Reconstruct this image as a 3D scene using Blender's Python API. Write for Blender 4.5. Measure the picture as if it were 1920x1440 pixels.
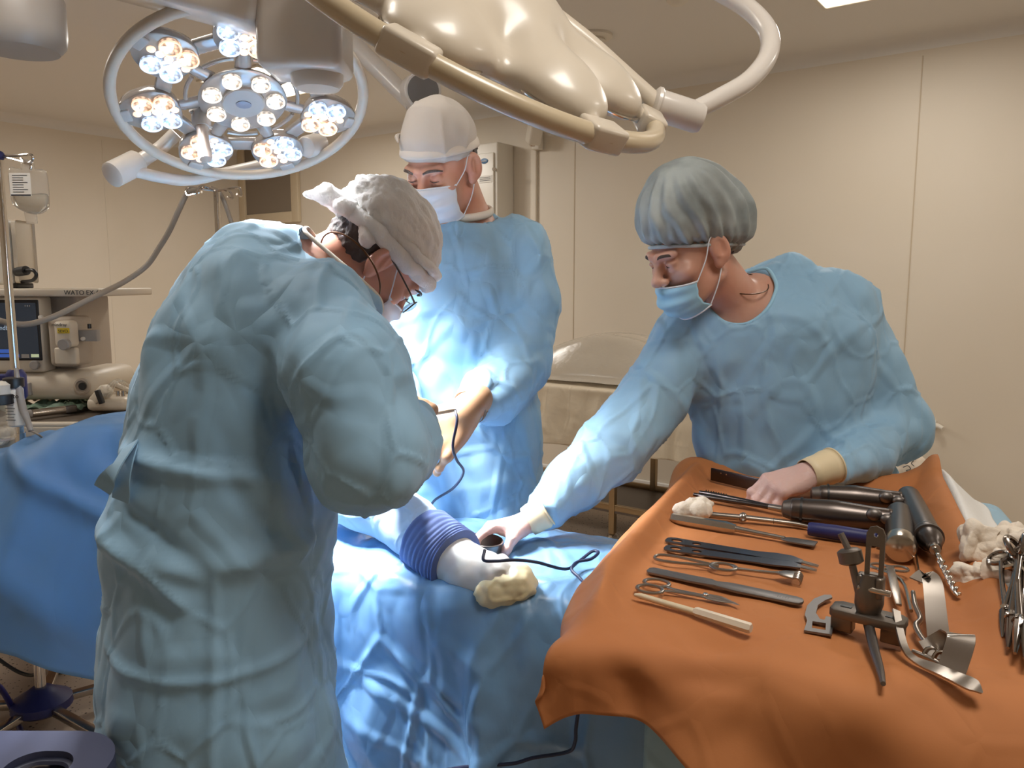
import bpy, bmesh, math, random
import numpy as np
from mathutils import Vector, Matrix
for _o in list(bpy.data.objects): bpy.data.objects.remove(_o)
SC = bpy.context.scene
COL = SC.collection
rnd = random.Random(7)
# ------------------------------------------------------------------ camera
FPX, CAMH, PITCH = 1480.0, 1.45, math.radians(7.3)
cam_d = bpy.data.cameras.new('camera'); cam = bpy.data.objects.new('camera', cam_d); COL.objects.link(cam)
cam.location = (0, 0, CAMH); cam.rotation_euler = (math.pi/2 - PITCH, 0, 0)
cam_d.sensor_width = 36; cam_d.lens = 36*FPX/1920; cam_d.clip_start = .02
SC.camera = cam
# ------------------------------------------------------------------ exposure, world
vs = SC.view_settings
vs.view_transform = 'Standard'; vs.look = 'None'; vs.gamma = 1; vs.use_curve_mapping = False; vs.exposure = 0.0
wd = bpy.data.worlds.new('world'); SC.world = wd; wd.use_nodes = True
wd.node_tree.nodes['Background'].inputs[0].default_value = (.9, .82, .72, 1)
wd.node_tree.nodes['Background'].inputs[1].default_value = .05
# ------------------------------------------------------------------ room frame: corner, wall directions
RC = np.array([-2.67, 7.97]); RA = np.array([.805, -.593]); RA = RA/np.linalg.norm(RA); RB = np.array([RA[1], -RA[0]])
CEIL, LA, LB = 2.75, 9.6, 7.4
def rp(a, b, z=0.0):
    p = RC + RA*a + RB*b
    return np.array([p[0], p[1], z])
WARM = (1.0, .96, .905)
PANELS = [(6.04, 1.08), (2.4, 1.45), (8.2, 1.45), (2.4, 4.6), (7.0, 3.95), (5.2, 4.2)]  # the last two are unseen, added to brighten the woman and nearest surgeon
POWER = [11.5, 36, 13, 29, 17, 11]
def area_light(name, loc, direction, size, power, color, shape='SQUARE', spread=180, parent=None):
    l = bpy.data.lights.new(name, 'AREA'); l.shape = shape; l.size = size; l.energy = power; l.color = color; l.spread = math.radians(spread)
    o = bpy.data.objects.new(name, l); COL.objects.link(o); o.location = loc
    o.rotation_euler = Vector(direction).to_track_quat('-Z', 'Y').to_euler()
    return o
for i, ((a, b), pw) in enumerate(zip(PANELS, POWER)):
    o = area_light('ceiling_panel_light', rp(a, b, CEIL-.02), (0, 0, -1), .58, pw, WARM)
    o.rotation_euler = (0, 0, math.atan2(RA[1], RA[0]))
# surgical lamp frame (its light is made here, its body further down)
unit0 = lambda v: np.asarray(v, float)/np.linalg.norm(v)
KS, KD = .645, .74                         # size of this lamp (ring 50 cm across) and its distance
L1C = np.array([-.5586, 1.702, 1.8253]); L1N = np.array([.2224, -.448, -.866]); L1N = L1N/np.linalg.norm(L1N)
_e1 = unit0(np.array([.896, .445, 0])-L1N*np.dot([.896, .445, 0], L1N)); _e2 = np.cross(L1N, _e1); _e2 = _e2 if _e2[2] > 0 else -_e2
L1F = np.array([-.36, 1.60, 1.05])                           # where its beams meet, on the operating field
for i in range(7):
    _t = math.radians(95+i*360/7); _p = L1C+.27*KS*(math.cos(_t)*_e1+math.sin(_t)*_e2)+L1N*.012
    area_light('surgical_lamp_light', _p, L1F-_p,   .09, 7.6, (.95, .97, 1.0), 'DISK', 74)
# ------------------------------------------------------------------ projection helpers (photo pixel -> point in the room)
def ray(px, py):
    x = (px-960)/FPX; v = (720-py)/FPX; c, s = math.cos(PITCH), math.sin(PITCH)
    return np.array([x, c+v*s, -s+v*c])
def PY(px, py, Y):
    d = ray(px, py); return d*(Y/d[1]) + np.array([0, 0, CAMH])
def PZ(px, py, Z):
    d = ray(px, py); return d*((Z-CAMH)/d[2]) + np.array([0, 0, CAMH])
def PW(px, py, b=0.0):                      # on the plane parallel to the long wall, b metres in front of it
    d = ray(px, py); n = np.array([RB[0], RB[1], 0]); p0 = rp(0, b, 0)
    return d*(np.dot(p0-np.array([0, 0, CAMH]), n)/np.dot(d, n)) + np.array([0, 0, CAMH])
def V(*a): return np.array(a, float)
def unit(v): v = np.asarray(v, float); return v/np.linalg.norm(v)
# ------------------------------------------------------------------ numpy noise
def _h(ix, iy, iz, seed):
    n = (ix.astype(np.int64)*374761393 + iy.astype(np.int64)*668265263 + iz.astype(np.int64)*2147483647 + seed*1274126177) & 0xffffffff
    n = ((n ^ (n >> 13))*1274126177) & 0xffffffff
    n = (n ^ (n >> 16)) & 0xffffffff
    return n.astype(np.float64)/4294967295.0*2-1
def noise(P, seed=0):
    P = np.asarray(P, float); i = np.floor(P); f = P-i; u = f*f*f*(f*(f*6-15)+10); i = i.astype(np.int64)
    r = 0
    for dx in (0, 1):
        wx = u[..., 0] if dx else 1-u[..., 0]
        for dy in (0, 1):
            wy = u[..., 1] if dy else 1-u[..., 1]
            for dz in (0, 1):
                wz = u[..., 2] if dz else 1-u[..., 2]
                r = r + wx*wy*wz*_h(i[..., 0]+dx, i[..., 1]+dy, i[..., 2]+dz, seed)
    return r
def fbm(P, seed=0, octv=3):
    r = 0; a = 1.0
    for o in range(octv):
        r = r + a*noise(P*(2.03**o), seed+o*17); a *= .5
    return r
def ridge(P, seed=0, sharp=2.0):
    w = P + .35*np.stack([noise(P*.8+3.1, seed+5), noise(P*.8+7.7, seed+6), noise(P*.8+1.3, seed+7)], -1)
    return np.clip(1-np.abs(noise(w, seed))*sharp, 0, 1)**2
def facet(P, seed=0, n=1):                   # crumpled-paper: nearest-cell distance field made of flat facets
    P = np.asarray(P, float); i = np.floor(P).astype(np.int64); best = np.full(P.shape[:-1], 9.0); second = best.copy()
    for dx in (-1, 0, 1):
        for dy in (-1, 0, 1):
            for dz in (-1, 0, 1):
                c = i + np.array([dx, dy, dz])
                q = c + .5 + .48*np.stack([_h(c[..., 0], c[..., 1], c[..., 2], seed+k) for k in (1, 2, 3)], -1)
                d = np.sqrt(((P-q)**2).sum(-1)); m = d < best
                second = np.where(m, best, np.minimum(second, d)); best = np.where(m, d, best)
    return best, second-best
# ------------------------------------------------------------------ materials
def lin(c):
    return tuple(((x/255)/12.92 if x/255 <= .04045 else ((x/255+.055)/1.055)**2.4) for x in c[:3]) + (1,)
MATS = {}
def mat(name, rgb, rough=.5, metal=0.0, **k):
    if name in MATS: return MATS[name]
    m = bpy.data.materials.new(name); m.use_nodes = True; nt = m.node_tree; b = nt.nodes['Principled BSDF']
    b.inputs['Base Color'].default_value = lin(rgb); b.inputs['Roughness'].default_value = rough; b.inputs['Metallic'].default_value = metal
    if k.get('sss'):
        b.inputs['Subsurface Weight'].default_value = k['sss']; b.inputs['Subsurface Radius'].default_value = k.get('rad', (.012, .005, .003)); b.inputs['Subsurface Scale'].default_value = k.get('sscale', 1.0)
    if k.get('trans'): b.inputs['Transmission Weight'].default_value = k['trans']; b.inputs['IOR'].default_value = k.get('ior', 1.3)
    if k.get('alpha') is not None: b.inputs['Alpha'].default_value = k['alpha']
    if k.get('coat'): b.inputs['Coat Weight'].default_value = k['coat']; b.inputs['Coat Roughness'].default_value = k.get('coatr', .15)
    if k.get('spec') is not None: b.inputs['Specular IOR Level'].default_value = k['spec']
    if k.get('emit'): b.inputs['Emission Color'].default_value = lin(k['emit']); b.inputs['Emission Strength'].default_value = k.get('es', 1.0)
    if k.get('sheen'): b.inputs['Sheen Weight'].default_value = k['sheen']
    tc = nt.nodes.new('ShaderNodeTexCoord')
    if k.get('var'):                        # colour variation: (second rgb, scale, detail, low, high)
        rgb2, sc, det, lo, hi = k['var']
        n = nt.nodes.new('ShaderNodeTexNoise'); n.inputs['Scale'].default_value = sc; n.inputs['Detail'].default_value = det
        nt.links.new(tc.outputs['Object'], n.inputs['Vector'])
        r = nt.nodes.new('ShaderNodeValToRGB'); r.color_ramp.elements[0].position = lo; r.color_ramp.elements[1].position = hi
        r.color_ramp.elements[0].color = lin(rgb); r.color_ramp.elements[1].color = lin(rgb2)
        nt.links.new(n.outputs['Fac'], r.inputs['Fac']); nt.links.new(r.outputs['Color'], b.inputs['Base Color'])
    bumps = k.get('bump', [])               # list of (kind, scale, strength, distance, stretch)
    prev = None
    for kind, sc, st, dist, stretch in bumps:
        mp = nt.nodes.new('ShaderNodeMapping'); mp.inputs['Scale'].default_value = stretch
        nt.links.new(tc.outputs['Object'], mp.inputs['Vector']); vec = mp.outputs['Vector']
        if kind in ('crease', 'facet'):
            nn = nt.nodes.new('ShaderNodeTexNoise'); nn.inputs['Scale'].default_value = sc*.6; nn.inputs['Detail'].default_value = 2
            nt.links.new(vec, nn.inputs['Vector'])
            mx = nt.nodes.new('ShaderNodeMix'); mx.data_type = 'RGBA'; mx.blend_type = 'LINEAR_LIGHT'; mx.inputs[0].default_value = .06*6/sc if sc > 6 else .06
            nt.links.new(vec, mx.inputs[6]); nt.links.new(nn.outputs['Color'], mx.inputs[7])
            t = nt.nodes.new('ShaderNodeTexVoronoi'); t.inputs['Scale'].default_value = sc
            t.feature = 'DISTANCE_TO_EDGE' if kind == 'crease' else 'F1'
            nt.links.new(mx.outputs[2], t.inputs['Vector']); out = t.outputs['Distance']
            if kind == 'crease':
                mr = nt.nodes.new('ShaderNodeMapRange'); mr.inputs[1].default_value = 0; mr.inputs[2].default_value = .12; mr.inputs[3].default_value = 1; mr.inputs[4].default_value = 0
                mr.interpolation_type = 'SMOOTHSTEP'
                nt.links.new(out, mr.inputs[0]); out = mr.outputs[0]
        elif kind == 'wave':
            t = nt.nodes.new('ShaderNodeTexWave'); t.inputs['Scale'].default_value = sc; t.inputs['Distortion'].default_value = .4; nt.links.new(vec, t.inputs['Vector']); out = t.outputs['Fac']
        else:
            t = nt.nodes.new('ShaderNodeTexNoise'); t.inputs['Scale'].default_value = sc; t.inputs['Detail'].default_value = 4; nt.links.new(vec, t.inputs['Vector']); out = t.outputs['Fac']
        bp = nt.nodes.new('ShaderNodeBump'); bp.inputs['Strength'].default_value = st; bp.inputs['Distance'].default_value = dist
        nt.links.new(out, bp.inputs['Height'])
        if prev: nt.links.new(prev, bp.inputs['Normal'])
        prev = bp.outputs['Normal']
    if prev: nt.links.new(prev, b.inputs['Normal'])
    MATS[name] = m; return m
# ------------------------------------------------------------------ geometry accumulator
def catmull(P, n):
    P = np.asarray(P, float)
    if len(P) < 3 or n <= 1: return P
    Q = np.vstack([2*P[0]-P[1], P, 2*P[-1]-P[-2]]); out = []
    for i in range(1, len(Q)-2):
        p0, p1, p2, p3 = Q[i-1:i+3]
        for t in np.arange(n)/n:
            out.append(.5*((2*p1)+(p2-p0)*t+(2*p0-5*p1+4*p2-p3)*t*t+(3*p1-p0-3*p2+p3)*t**3))
    out.append(P[-1]); return np.array(out)
def frame(x, up=(0, 0, 1)):
    x = unit(x); up = np.asarray(up, float)
    if abs(np.dot(x, up)) > .98: up = np.array([0, 1., 0]) if abs(x[1]) < .9 else np.array([1., 0, 0])
    y = unit(np.cross(up, x)); z = np.cross(x, y); return np.stack([x, y, z], 1)
class G:
    def __init__(s): s.v = []; s.f = []; s.n = 0
    def add(s, v, f, M=None, t=None):
        v = np.asarray(v, float).reshape(-1, 3)
        if M is not None: v = v @ np.asarray(M).T
        if t is not None: v = v + np.asarray(t)
        s.v.append(v); s.f += [tuple(int(i)+s.n for i in q) for q in f]; s.n += len(v); return s
    def rings(s, R, cap0=True, cap1=True, closed=False):
        k, n = len(R), len(R[0]); f = []
        for i in range(k if closed else k-1):
            a, b = i*n, ((i+1) % k)*n
            for j in range(n): f.append((a+j, a+(j+1) % n, b+(j+1) % n, b+j))
        if not closed:
            if cap0: f.append(tuple(range(n))[::-1])
            if cap1: f.append(tuple((k-1)*n+j for j in range(n)))
        return s.add(np.concatenate(R), f)
    def tube(s, P, r, n=10, sub=1, closed=False, flat=None, up=None):
        P = np.asarray(P, float); r = np.broadcast_to(np.asarray(r, float), (len(P),))
        if sub > 1 and len(P) > 2:
            if closed:
                Q = catmull(np.vstack([P[-2:], P, P[:2]]), sub); rr = np.interp(np.arange(len(Q))/sub, np.arange(len(P)+4), np.concatenate([r[-2:], r, r[:2]]))
                N = len(P)*sub; P, r = Q[2*sub:2*sub+N], rr[2*sub:2*sub+N]
            else:
                Q = catmull(P, sub); r = np.interp(np.linspace(0, len(P)-1, len(Q)), np.arange(len(P)), r); P = Q
        T = np.gradient(P, axis=0) if not closed else np.roll(P, -1, 0)-np.roll(P, 1, 0)
        a = np.linspace(0, 2*math.pi, n, endpoint=False); R = []; y = None
        for i in range(len(P)):
            t = unit(T[i])
            if up is not None: y = unit(np.cross(np.asarray(up, float), t))
            elif y is None: y = frame(t)[:, 1]
            else: y = unit(y-t*np.dot(y, t))
            z = np.cross(t, y); fy, fz = flat or (1, 1)
            R.append(P[i]+r[i]*(np.cos(a)[:, None]*y*fy+np.sin(a)[:, None]*z*fz))
        return s.rings(R, closed=closed)
    def lathe(s, prof, o=(0, 0, 0), axis=(0, 0, 1), n=24, cap=True):
        M = frame(axis); a = np.linspace(0, 2*math.pi, n, endpoint=False)
        R = [np.asarray(o)+h*M[:, 0]+r*(np.cos(a)[:, None]*M[:, 1]+np.sin(a)[:, None]*M[:, 2]) for h, r in prof]
        return s.rings(R, cap, cap)
    def cyl(s, a, b, r0, r1=None, n=20):
        a, b = np.asarray(a, float), np.asarray(b, float); L = np.linalg.norm(b-a); r1 = r0 if r1 is None else r1
        e = min(.12*min(r0, r1), L*.2)
        return s.lathe([(0, r0-e), (e, r0), (L-e, r1), (L, r1-e)], a, b-a, n)
    def box(s, c, size, M=None, bev=.0):
        bm = bmesh.new(); bmesh.ops.create_cube(bm, size=1.0)
        for v in bm.verts: v.co = Vector((v.co.x*size[0], v.co.y*size[1], v.co.z*size[2]))
        if bev > 0: bmesh.ops.bevel(bm, geom=list(bm.edges), offset=bev, segments=3, affect='EDGES', profile=.5)
        bm.verts.index_update()
        v = [tuple(x.co) for x in bm.verts]; f = [tuple(q.index for q in p.verts) for p in bm.faces]; bm.free()
        return s.add(v, f, M, c)
    def ell(s, c, r, M=None, nu=24, nv=14):
        a = np.linspace(0, 2*math.pi, nu, endpoint=False); v = [(0, 0, -r[2])]
        for t in np.linspace(-math.pi/2, math.pi/2, nv+1)[1:-1]:
            v += [(r[0]*math.cos(t)*math.cos(x), r[1]*math.cos(t)*math.sin(x), r[2]*math.sin(t)) for x in a]
        v.append((0, 0, r[2])); f = []; m = nv-1
        for j in range(nu): f.append((0, 1+(j+1) % nu, 1+j)); f.append((len(v)-1, 1+(m-1)*nu+j, 1+(m-1)*nu+(j+1) % nu))
        for i in range(m-1):
            for j in range(nu): f.append((1+i*nu+j, 1+i*nu+(j+1) % nu, 1+(i+1)*nu+(j+1) % nu, 1+(i+1)*nu+j))
        return s.add(v, f, M, c)
    def torus(s, c, axis, R, r, n=40, m=10, arc=None, flat=(1, 1)):
        M = frame(axis); k = n if arc is None else n+1
        t = np.linspace(0, 2*math.pi, n, endpoint=False) if arc is None else np.linspace(arc[0], arc[1], k)
        return s.tube([np.asarray(c)+R*(math.cos(x)*M[:, 1]+math.sin(x)*M[:, 2]) for x in t], r, m, closed=arc is None, flat=flat, up=axis if flat != (1, 1) else None)
    def prism(s, pts, th, M=None, t=None, bev=0.0, holes=()):
        bm = bmesh.new(); loops = []
        for pl in [pts]+list(holes):
            vs_ = [bm.verts.new((p[0], p[1], 0)) for p in pl]
            loops += [bm.edges.new((vs_[i], vs_[(i+1) % len(vs_)])) for i in range(len(vs_))]
        if holes: bmesh.ops.triangle_fill(bm, use_beauty=True, use_dissolve=False, edges=loops)
        else: bm.faces.new(list(bm.verts))
        r = bmesh.ops.extrude_face_region(bm, geom=list(bm.faces))
        for e in r['geom']:
            if isinstance(e, bmesh.types.BMVert): e.co.z += th
        bmesh.ops.recalc_face_normals(bm, faces=list(bm.faces))
        if bev > 0:
            ed = [e for e in bm.edges if len(e.link_faces) == 2 and e.calc_face_angle(0) > .9]
            bmesh.ops.bevel(bm, geom=ed, offset=bev, segments=2, affect='EDGES', profile=.5)
        bm.verts.index_update()
        v = [tuple(x.co) for x in bm.verts]; f = [tuple(q.index for q in p.verts) for p in bm.faces]; bm.free()
        return s.add(v, f, M, t)
    def grid(s, P):                          # P (nu, nv, 3)
        nu, nv = P.shape[:2]; f = [(i*nv+j, (i+1)*nv+j, (i+1)*nv+j+1, i*nv+j+1) for i in range(nu-1) for j in range(nv-1)]
        return s.add(P.reshape(-1, 3), f)
    def ribbon(s, P, w, th, side):            # flat strip along P, w wide, th thick
        P = np.asarray(P, float); T = np.gradient(P, axis=0); R = []
        for p, tt in zip(P, T):
            s1 = unit(np.asarray(side)-unit(tt)*np.dot(side, unit(tt))); n1 = np.cross(unit(tt), s1); R.append(np.array([p+s1*w/2+n1*th/2, p+s1*w/2-n1*th/2, p-s1*w/2-n1*th/2, p-s1*w/2+n1*th/2]))
        return s.rings(R)
    def verts(s): return np.concatenate(s.v)
ORG = {}                                     # world origin of each thing whose parts are given in world coordinates
def props(o, label=None, cat=None, group=None, kind=None):
    if label: o['label'] = label
    if cat: o['category'] = cat
    if group: o['group'] = group
    if kind: o['kind'] = kind
    return o
def thing(name, label, cat, loc=(0, 0, 0), group=None, M=None):
    o = bpy.data.objects.new(name, None); COL.objects.link(o); o.empty_display_size = .05
    if M is not None:
        o.matrix_world = Matrix([list(M[i])+[float(loc[i])] for i in range(3)]+[[0, 0, 0, 1]]); ORG[o] = np.zeros(3)   # parts in local coordinates
    else:
        o.location = loc; ORG[o] = np.asarray(loc, float)
    return props(o, label, cat, group)
def mesh_from(name, v, f, m, smooth=40, org=(0, 0, 0)):
    me = bpy.data.meshes.new(name); v = np.asarray(v)-np.asarray(org)
    if isinstance(f, np.ndarray):
        me.vertices.add(len(v)); me.vertices.foreach_set('co', v.astype(np.float32).ravel())
        k = f.shape[1]; me.loops.add(len(f)*k); me.loops.foreach_set('vertex_index', f.astype(np.int32).ravel())
        me.polygons.add(len(f)); me.polygons.foreach_set('loop_start', np.arange(0, len(f)*k, k, dtype=np.int32))
        me.update(calc_edges=True)
    else:
        me.from_pydata([tuple(x) for x in v], [], f); me.update()
    me.validate()
    if smooth:
        bm = bmesh.new(); bm.from_mesh(me); bmesh.ops.recalc_face_normals(bm, faces=list(bm.faces)); bm.to_mesh(me); bm.free()
        me.polygons.foreach_set('use_smooth', np.ones(len(me.polygons), bool))
        if smooth < 180: me.set_sharp_from_angle(angle=math.radians(smooth))
    if m is not None: me.materials.append(m)
    return me
def obj(name, g, m, parent=None, smooth=40, label=None, cat=None, group=None, kind=None, loc=None, solid=0, sub=0, M=None):
    """g: G or (verts, faces). Without a parent the mesh is a thing with its origin at loc (default: base centre)."""
    v, f = (g.verts(), g.f) if isinstance(g, G) else g
    if parent is None:
        org = np.asarray(loc, float) if loc is not None else np.array([*(v.min(0)+v.max(0))[:2]/2, v[:, 2].min()])
    else: org = ORG[parent]
    o = bpy.data.objects.new(name, mesh_from(name, v, f, m, smooth, org)); COL.objects.link(o)
    if parent is None: o.location = org; ORG[o] = org
    else: o.parent = parent; ORG[o] = org
    if M is not None: o.matrix_local = M
    if solid: md = o.modifiers.new('thickness', 'SOLIDIFY'); md.thickness = solid; md.offset = -1
    if sub: md = o.modifiers.new('sub', 'SUBSURF'); md.levels = sub; md.render_levels = sub
    return props(o, label, cat, group, kind)
def dup(o, parent=None, M=None):             # a copy of an object and of everything under it
    c = o.copy(); COL.objects.link(c)
    if parent is not None: c.parent = parent
    if M is not None: c.matrix_local = M
    for ch in list(o.children): dup(ch, c)
    return c
def text(body, size, p, xdir, ydir, m, parent, name='lettering', ext=.0004, align='CENTER'):
    cu = bpy.data.curves.new(name, 'FONT'); cu.body = body; cu.size = size; cu.align_x = align; cu.align_y = 'CENTER'; cu.extrude = ext
    t = bpy.data.objects.new(name, cu); COL.objects.link(t); dg = bpy.context.evaluated_depsgraph_get()
    me = bpy.data.meshes.new_from_object(t.evaluated_get(dg)); bpy.data.objects.remove(t); me.name = name
    x = unit(xdir); z = unit(np.cross(x, ydir)); y = np.cross(z, x); org = ORG[parent]
    for v in me.vertices: v.co = Vector(np.asarray(p)-org + x*v.co.x + y*v.co.y + z*v.co.z)
    me.materials.clear(); me.materials.append(m)
    o = bpy.data.objects.new(name, me); COL.objects.link(o); o.parent = parent; ORG[o] = org
    return o
# ------------------------------------------------------------------ distance fields -> continuous surfaces (surface nets)
class SDF:
    def __init__(s, xs, ys, zs):
        s.ax = [np.asarray(a, np.float64) for a in (xs, ys, zs)]; s.F = np.full([len(a) for a in s.ax], 10.0, np.float32)
    def _sub(s, lo, hi):
        sl = []
        for a, l, h in zip(s.ax, lo, hi):
            i, j = np.searchsorted(a, l)-1, np.searchsorted(a, h)+1; sl.append(slice(max(i, 0), max(min(j, len(a)), max(i, 0)+1)))
        X, Y, Z = np.meshgrid(*[a[q] for a, q in zip(s.ax, sl)], indexing='ij', sparse=True)
        return tuple(sl), X, Y, Z
    def op(s, prim, k=.01, mode='u'):
        fn, lo, hi = prim; mg = k+.02
        sl, X, Y, Z = s._sub(np.asarray(lo)-mg, np.asarray(hi)+mg)
        d = fn(X, Y, Z); a = s.F[sl]
        if mode == 'u': h = np.clip(.5+.5*(a-d)/k, 0, 1); s.F[sl] = a*(1-h)+d*h-k*h*(1-h)
        else: d = -d; h = np.clip(.5-.5*(a-d)/k, 0, 1); s.F[sl] = a*(1-h)+d*h+k*h*(1-h)
        return s
    def u(s, prim, k=.01): return s.op(prim, k, 'u')
    def cut(s, prim, k=.01): return s.op(prim, k, 'c')
    def mesh(s):
        F = s.F; n = F.shape; S = F < 0
        c = [S[i:n[0]-1+i, j:n[1]-1+j, k:n[2]-1+k] for i in (0, 1) for j in (0, 1) for k in (0, 1)]
        cnt = sum(x.astype(np.int8) for x in c); A = (cnt > 0) & (cnt < 8); idx = np.argwhere(A)
        ID = np.full(A.shape, -1, np.int64); ID[A] = np.arange(len(idx))
        acc = np.zeros((len(idx), 3)); num = np.zeros(len(idx))
        cor = [(i, j, k) for i in (0, 1) for j in (0, 1) for k in (0, 1)]
        val = {q: F[idx[:, 0]+q[0], idx[:, 1]+q[1], idx[:, 2]+q[2]].astype(np.float64) for q in cor}
        for a in cor:
            for ax in range(3):
                if a[ax]: continue
                b = tuple(1 if i == ax else a[i] for i in range(3)); va, vb = val[a], val[b]; m = (va < 0) != (vb < 0)
                t = np.where(m, va/np.where(m, va-vb, 1), 0)
                for d in range(3):
                    pa = s.ax[d][idx[:, d]+a[d]]; pb = s.ax[d][idx[:, d]+b[d]]; acc[:, d] += np.where(m, pa+(pb-pa)*t, 0)
                num += m
        v = acc/num[:, None]; faces = []
        for ax in range(3):
            o1, o2 = [i for i in range(3) if i != ax]
            sa = [slice(None)]*3; sb = [slice(None)]*3; sa[ax] = slice(0, n[ax]-1); sb[ax] = slice(1, n[ax])
            X = S[tuple(sa)] != S[tuple(sb)]; e = np.argwhere(X)
            e = e[(e[:, o1] > 0) & (e[:, o2] > 0) & (e[:, o1] < n[o1]-1) & (e[:, o2] < n[o2]-1)]
            q = []
            for d1, d2 in ((1, 1), (0, 1), (0, 0), (1, 0)):
                w = e.copy(); w[:, o1] -= d1; w[:, o2] -= d2; q.append(ID[w[:, 0], w[:, 1], w[:, 2]])
            q = np.stack(q, 1); inside = S[e[:, 0], e[:, 1], e[:, 2]]; flip = inside if ax != 1 else ~inside
            q[~flip] = q[~flip][:, ::-1]; faces.append(q)
        return v, np.concatenate(faces)
def axis(lo, hi, h, fine=None):              # grid coordinates, finer between fine[0] and fine[1]
    if fine is None: return np.arange(lo, hi+h, h)
    a, b, hf = fine; return np.concatenate([np.arange(lo, a, h), np.arange(a, b, hf), np.arange(b, hi+h, h)])
def s_cone(a, b, ra, rb):
    a, b = np.asarray(a, float), np.asarray(b, float); ab = b-a; L2 = max(ab@ab, 1e-12); r = max(ra, rb)
    def fn(X, Y, Z):
        px, py, pz = X-a[0], Y-a[1], Z-a[2]; t = np.clip((px*ab[0]+py*ab[1]+pz*ab[2])/L2, 0, 1)
        return np.sqrt((px-t*ab[0])**2+(py-t*ab[1])**2+(pz-t*ab[2])**2)-(ra+(rb-ra)*t)
    return fn, np.minimum(a, b)-r, np.maximum(a, b)+r
def s_ell(c, r, M=None):
    c = np.asarray(c, float); r = np.asarray(r, float); M = np.eye(3) if M is None else np.asarray(M); q = r.max()
    def fn(X, Y, Z):
        p = [X-c[0], Y-c[1], Z-c[2]]; l = [(p[0]*M[0, i]+p[1]*M[1, i]+p[2]*M[2, i])/r[i] for i in range(3)]
        k0 = np.sqrt(l[0]**2+l[1]**2+l[2]**2); k1 = np.sqrt((l[0]/r[0])**2+(l[1]/r[1])**2+(l[2]/r[2])**2)
        return k0*(k0-1)/np.maximum(k1, 1e-6)
    return fn, c-q, c+q
def s_box(c, h, M=None, rad=.01):
    c = np.asarray(c, float); h = np.asarray(h, float)-rad; M = np.eye(3) if M is None else np.asarray(M); q = np.linalg.norm(h)+rad
    def fn(X, Y, Z):
        p = [X-c[0], Y-c[1], Z-c[2]]; d = [np.abs(p[0]*M[0, i]+p[1]*M[1, i]+p[2]*M[2, i])-h[i] for i in range(3)]
        return np.sqrt(sum(np.maximum(x, 0)**2 for x in d))+np.minimum(np.maximum(d[0], np.maximum(d[1], d[2])), 0)-rad
    return fn, c-q, c+q
def s_half(p, n, lo, hi):                    # everything on the +n side of a plane
    p = np.asarray(p, float); n = unit(n)
    return (lambda X, Y, Z: -((X-p[0])*n[0]+(Y-p[1])*n[1]+(Z-p[2])*n[2])), lo, hi
def s_loft(rows, cap=.05):                   # rows: (z, cx, cy, rx, ry, turn)   a stack of ellipses
    R = np.array(sorted(rows)); zz = np.linspace(R[0, 0], R[-1, 0], 200)
    T = catmull(R, 24); T = T[np.argsort(T[:, 0])]
    def fn(X, Y, Z):
        g = [np.interp(Z, T[:, 0], T[:, i]) for i in range(1, 6)]; c, s = np.cos(g[4]), np.sin(g[4]); dx, dy = X-g[0], Y-g[1]
        lx, ly = (dx*c+dy*s), (-dx*s+dy*c); k0 = np.sqrt((lx/g[2])**2+(ly/g[3])**2)+1e-9; k1 = np.sqrt((lx/g[2]**2)**2+(ly/g[3]**2)**2)+1e-9
        d = k0*(k0-1)/k1; e = np.maximum(Z-R[-1, 0], R[0, 0]-Z)
        return np.maximum(np.minimum(d, .3), e)
    q = max(R[:, 3].max(), R[:, 4].max())
    return fn, np.array([R[:, 1].min()-q, R[:, 2].min()-q, R[0, 0]]), np.array([R[:, 1].max()+q, R[:, 2].max()+q, R[-1, 0]])
def normals(v, f):
    a, b, c = v[f[:, 0]], v[f[:, 1]], v[f[:, 2]]; n = np.cross(b-a, c-a); N = np.zeros_like(v)
    for k in range(f.shape[1]): np.add.at(N, f[:, k], n)
    return N/np.maximum(np.linalg.norm(N, axis=1), 1e-12)[:, None]
def relax(v, f, it=3, lam=.5, keep=None):
    e = np.concatenate([f[:, [0, 1]], f[:, [1, 2]], f[:, [2, 3]], f[:, [3, 0]]]); deg = np.bincount(e.ravel(), minlength=len(v))[:, None]
    v = v.copy()
    for _ in range(it):
        s = np.stack([np.bincount(e[:, 0], v[e[:, 1], d], len(v))+np.bincount(e[:, 1], v[e[:, 0], d], len(v)) for d in range(3)], 1)
        w = v+lam*(s/np.maximum(deg, 1)-v)
        v = w if keep is None else np.where(keep[:, None], v, w)
    return v
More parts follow.
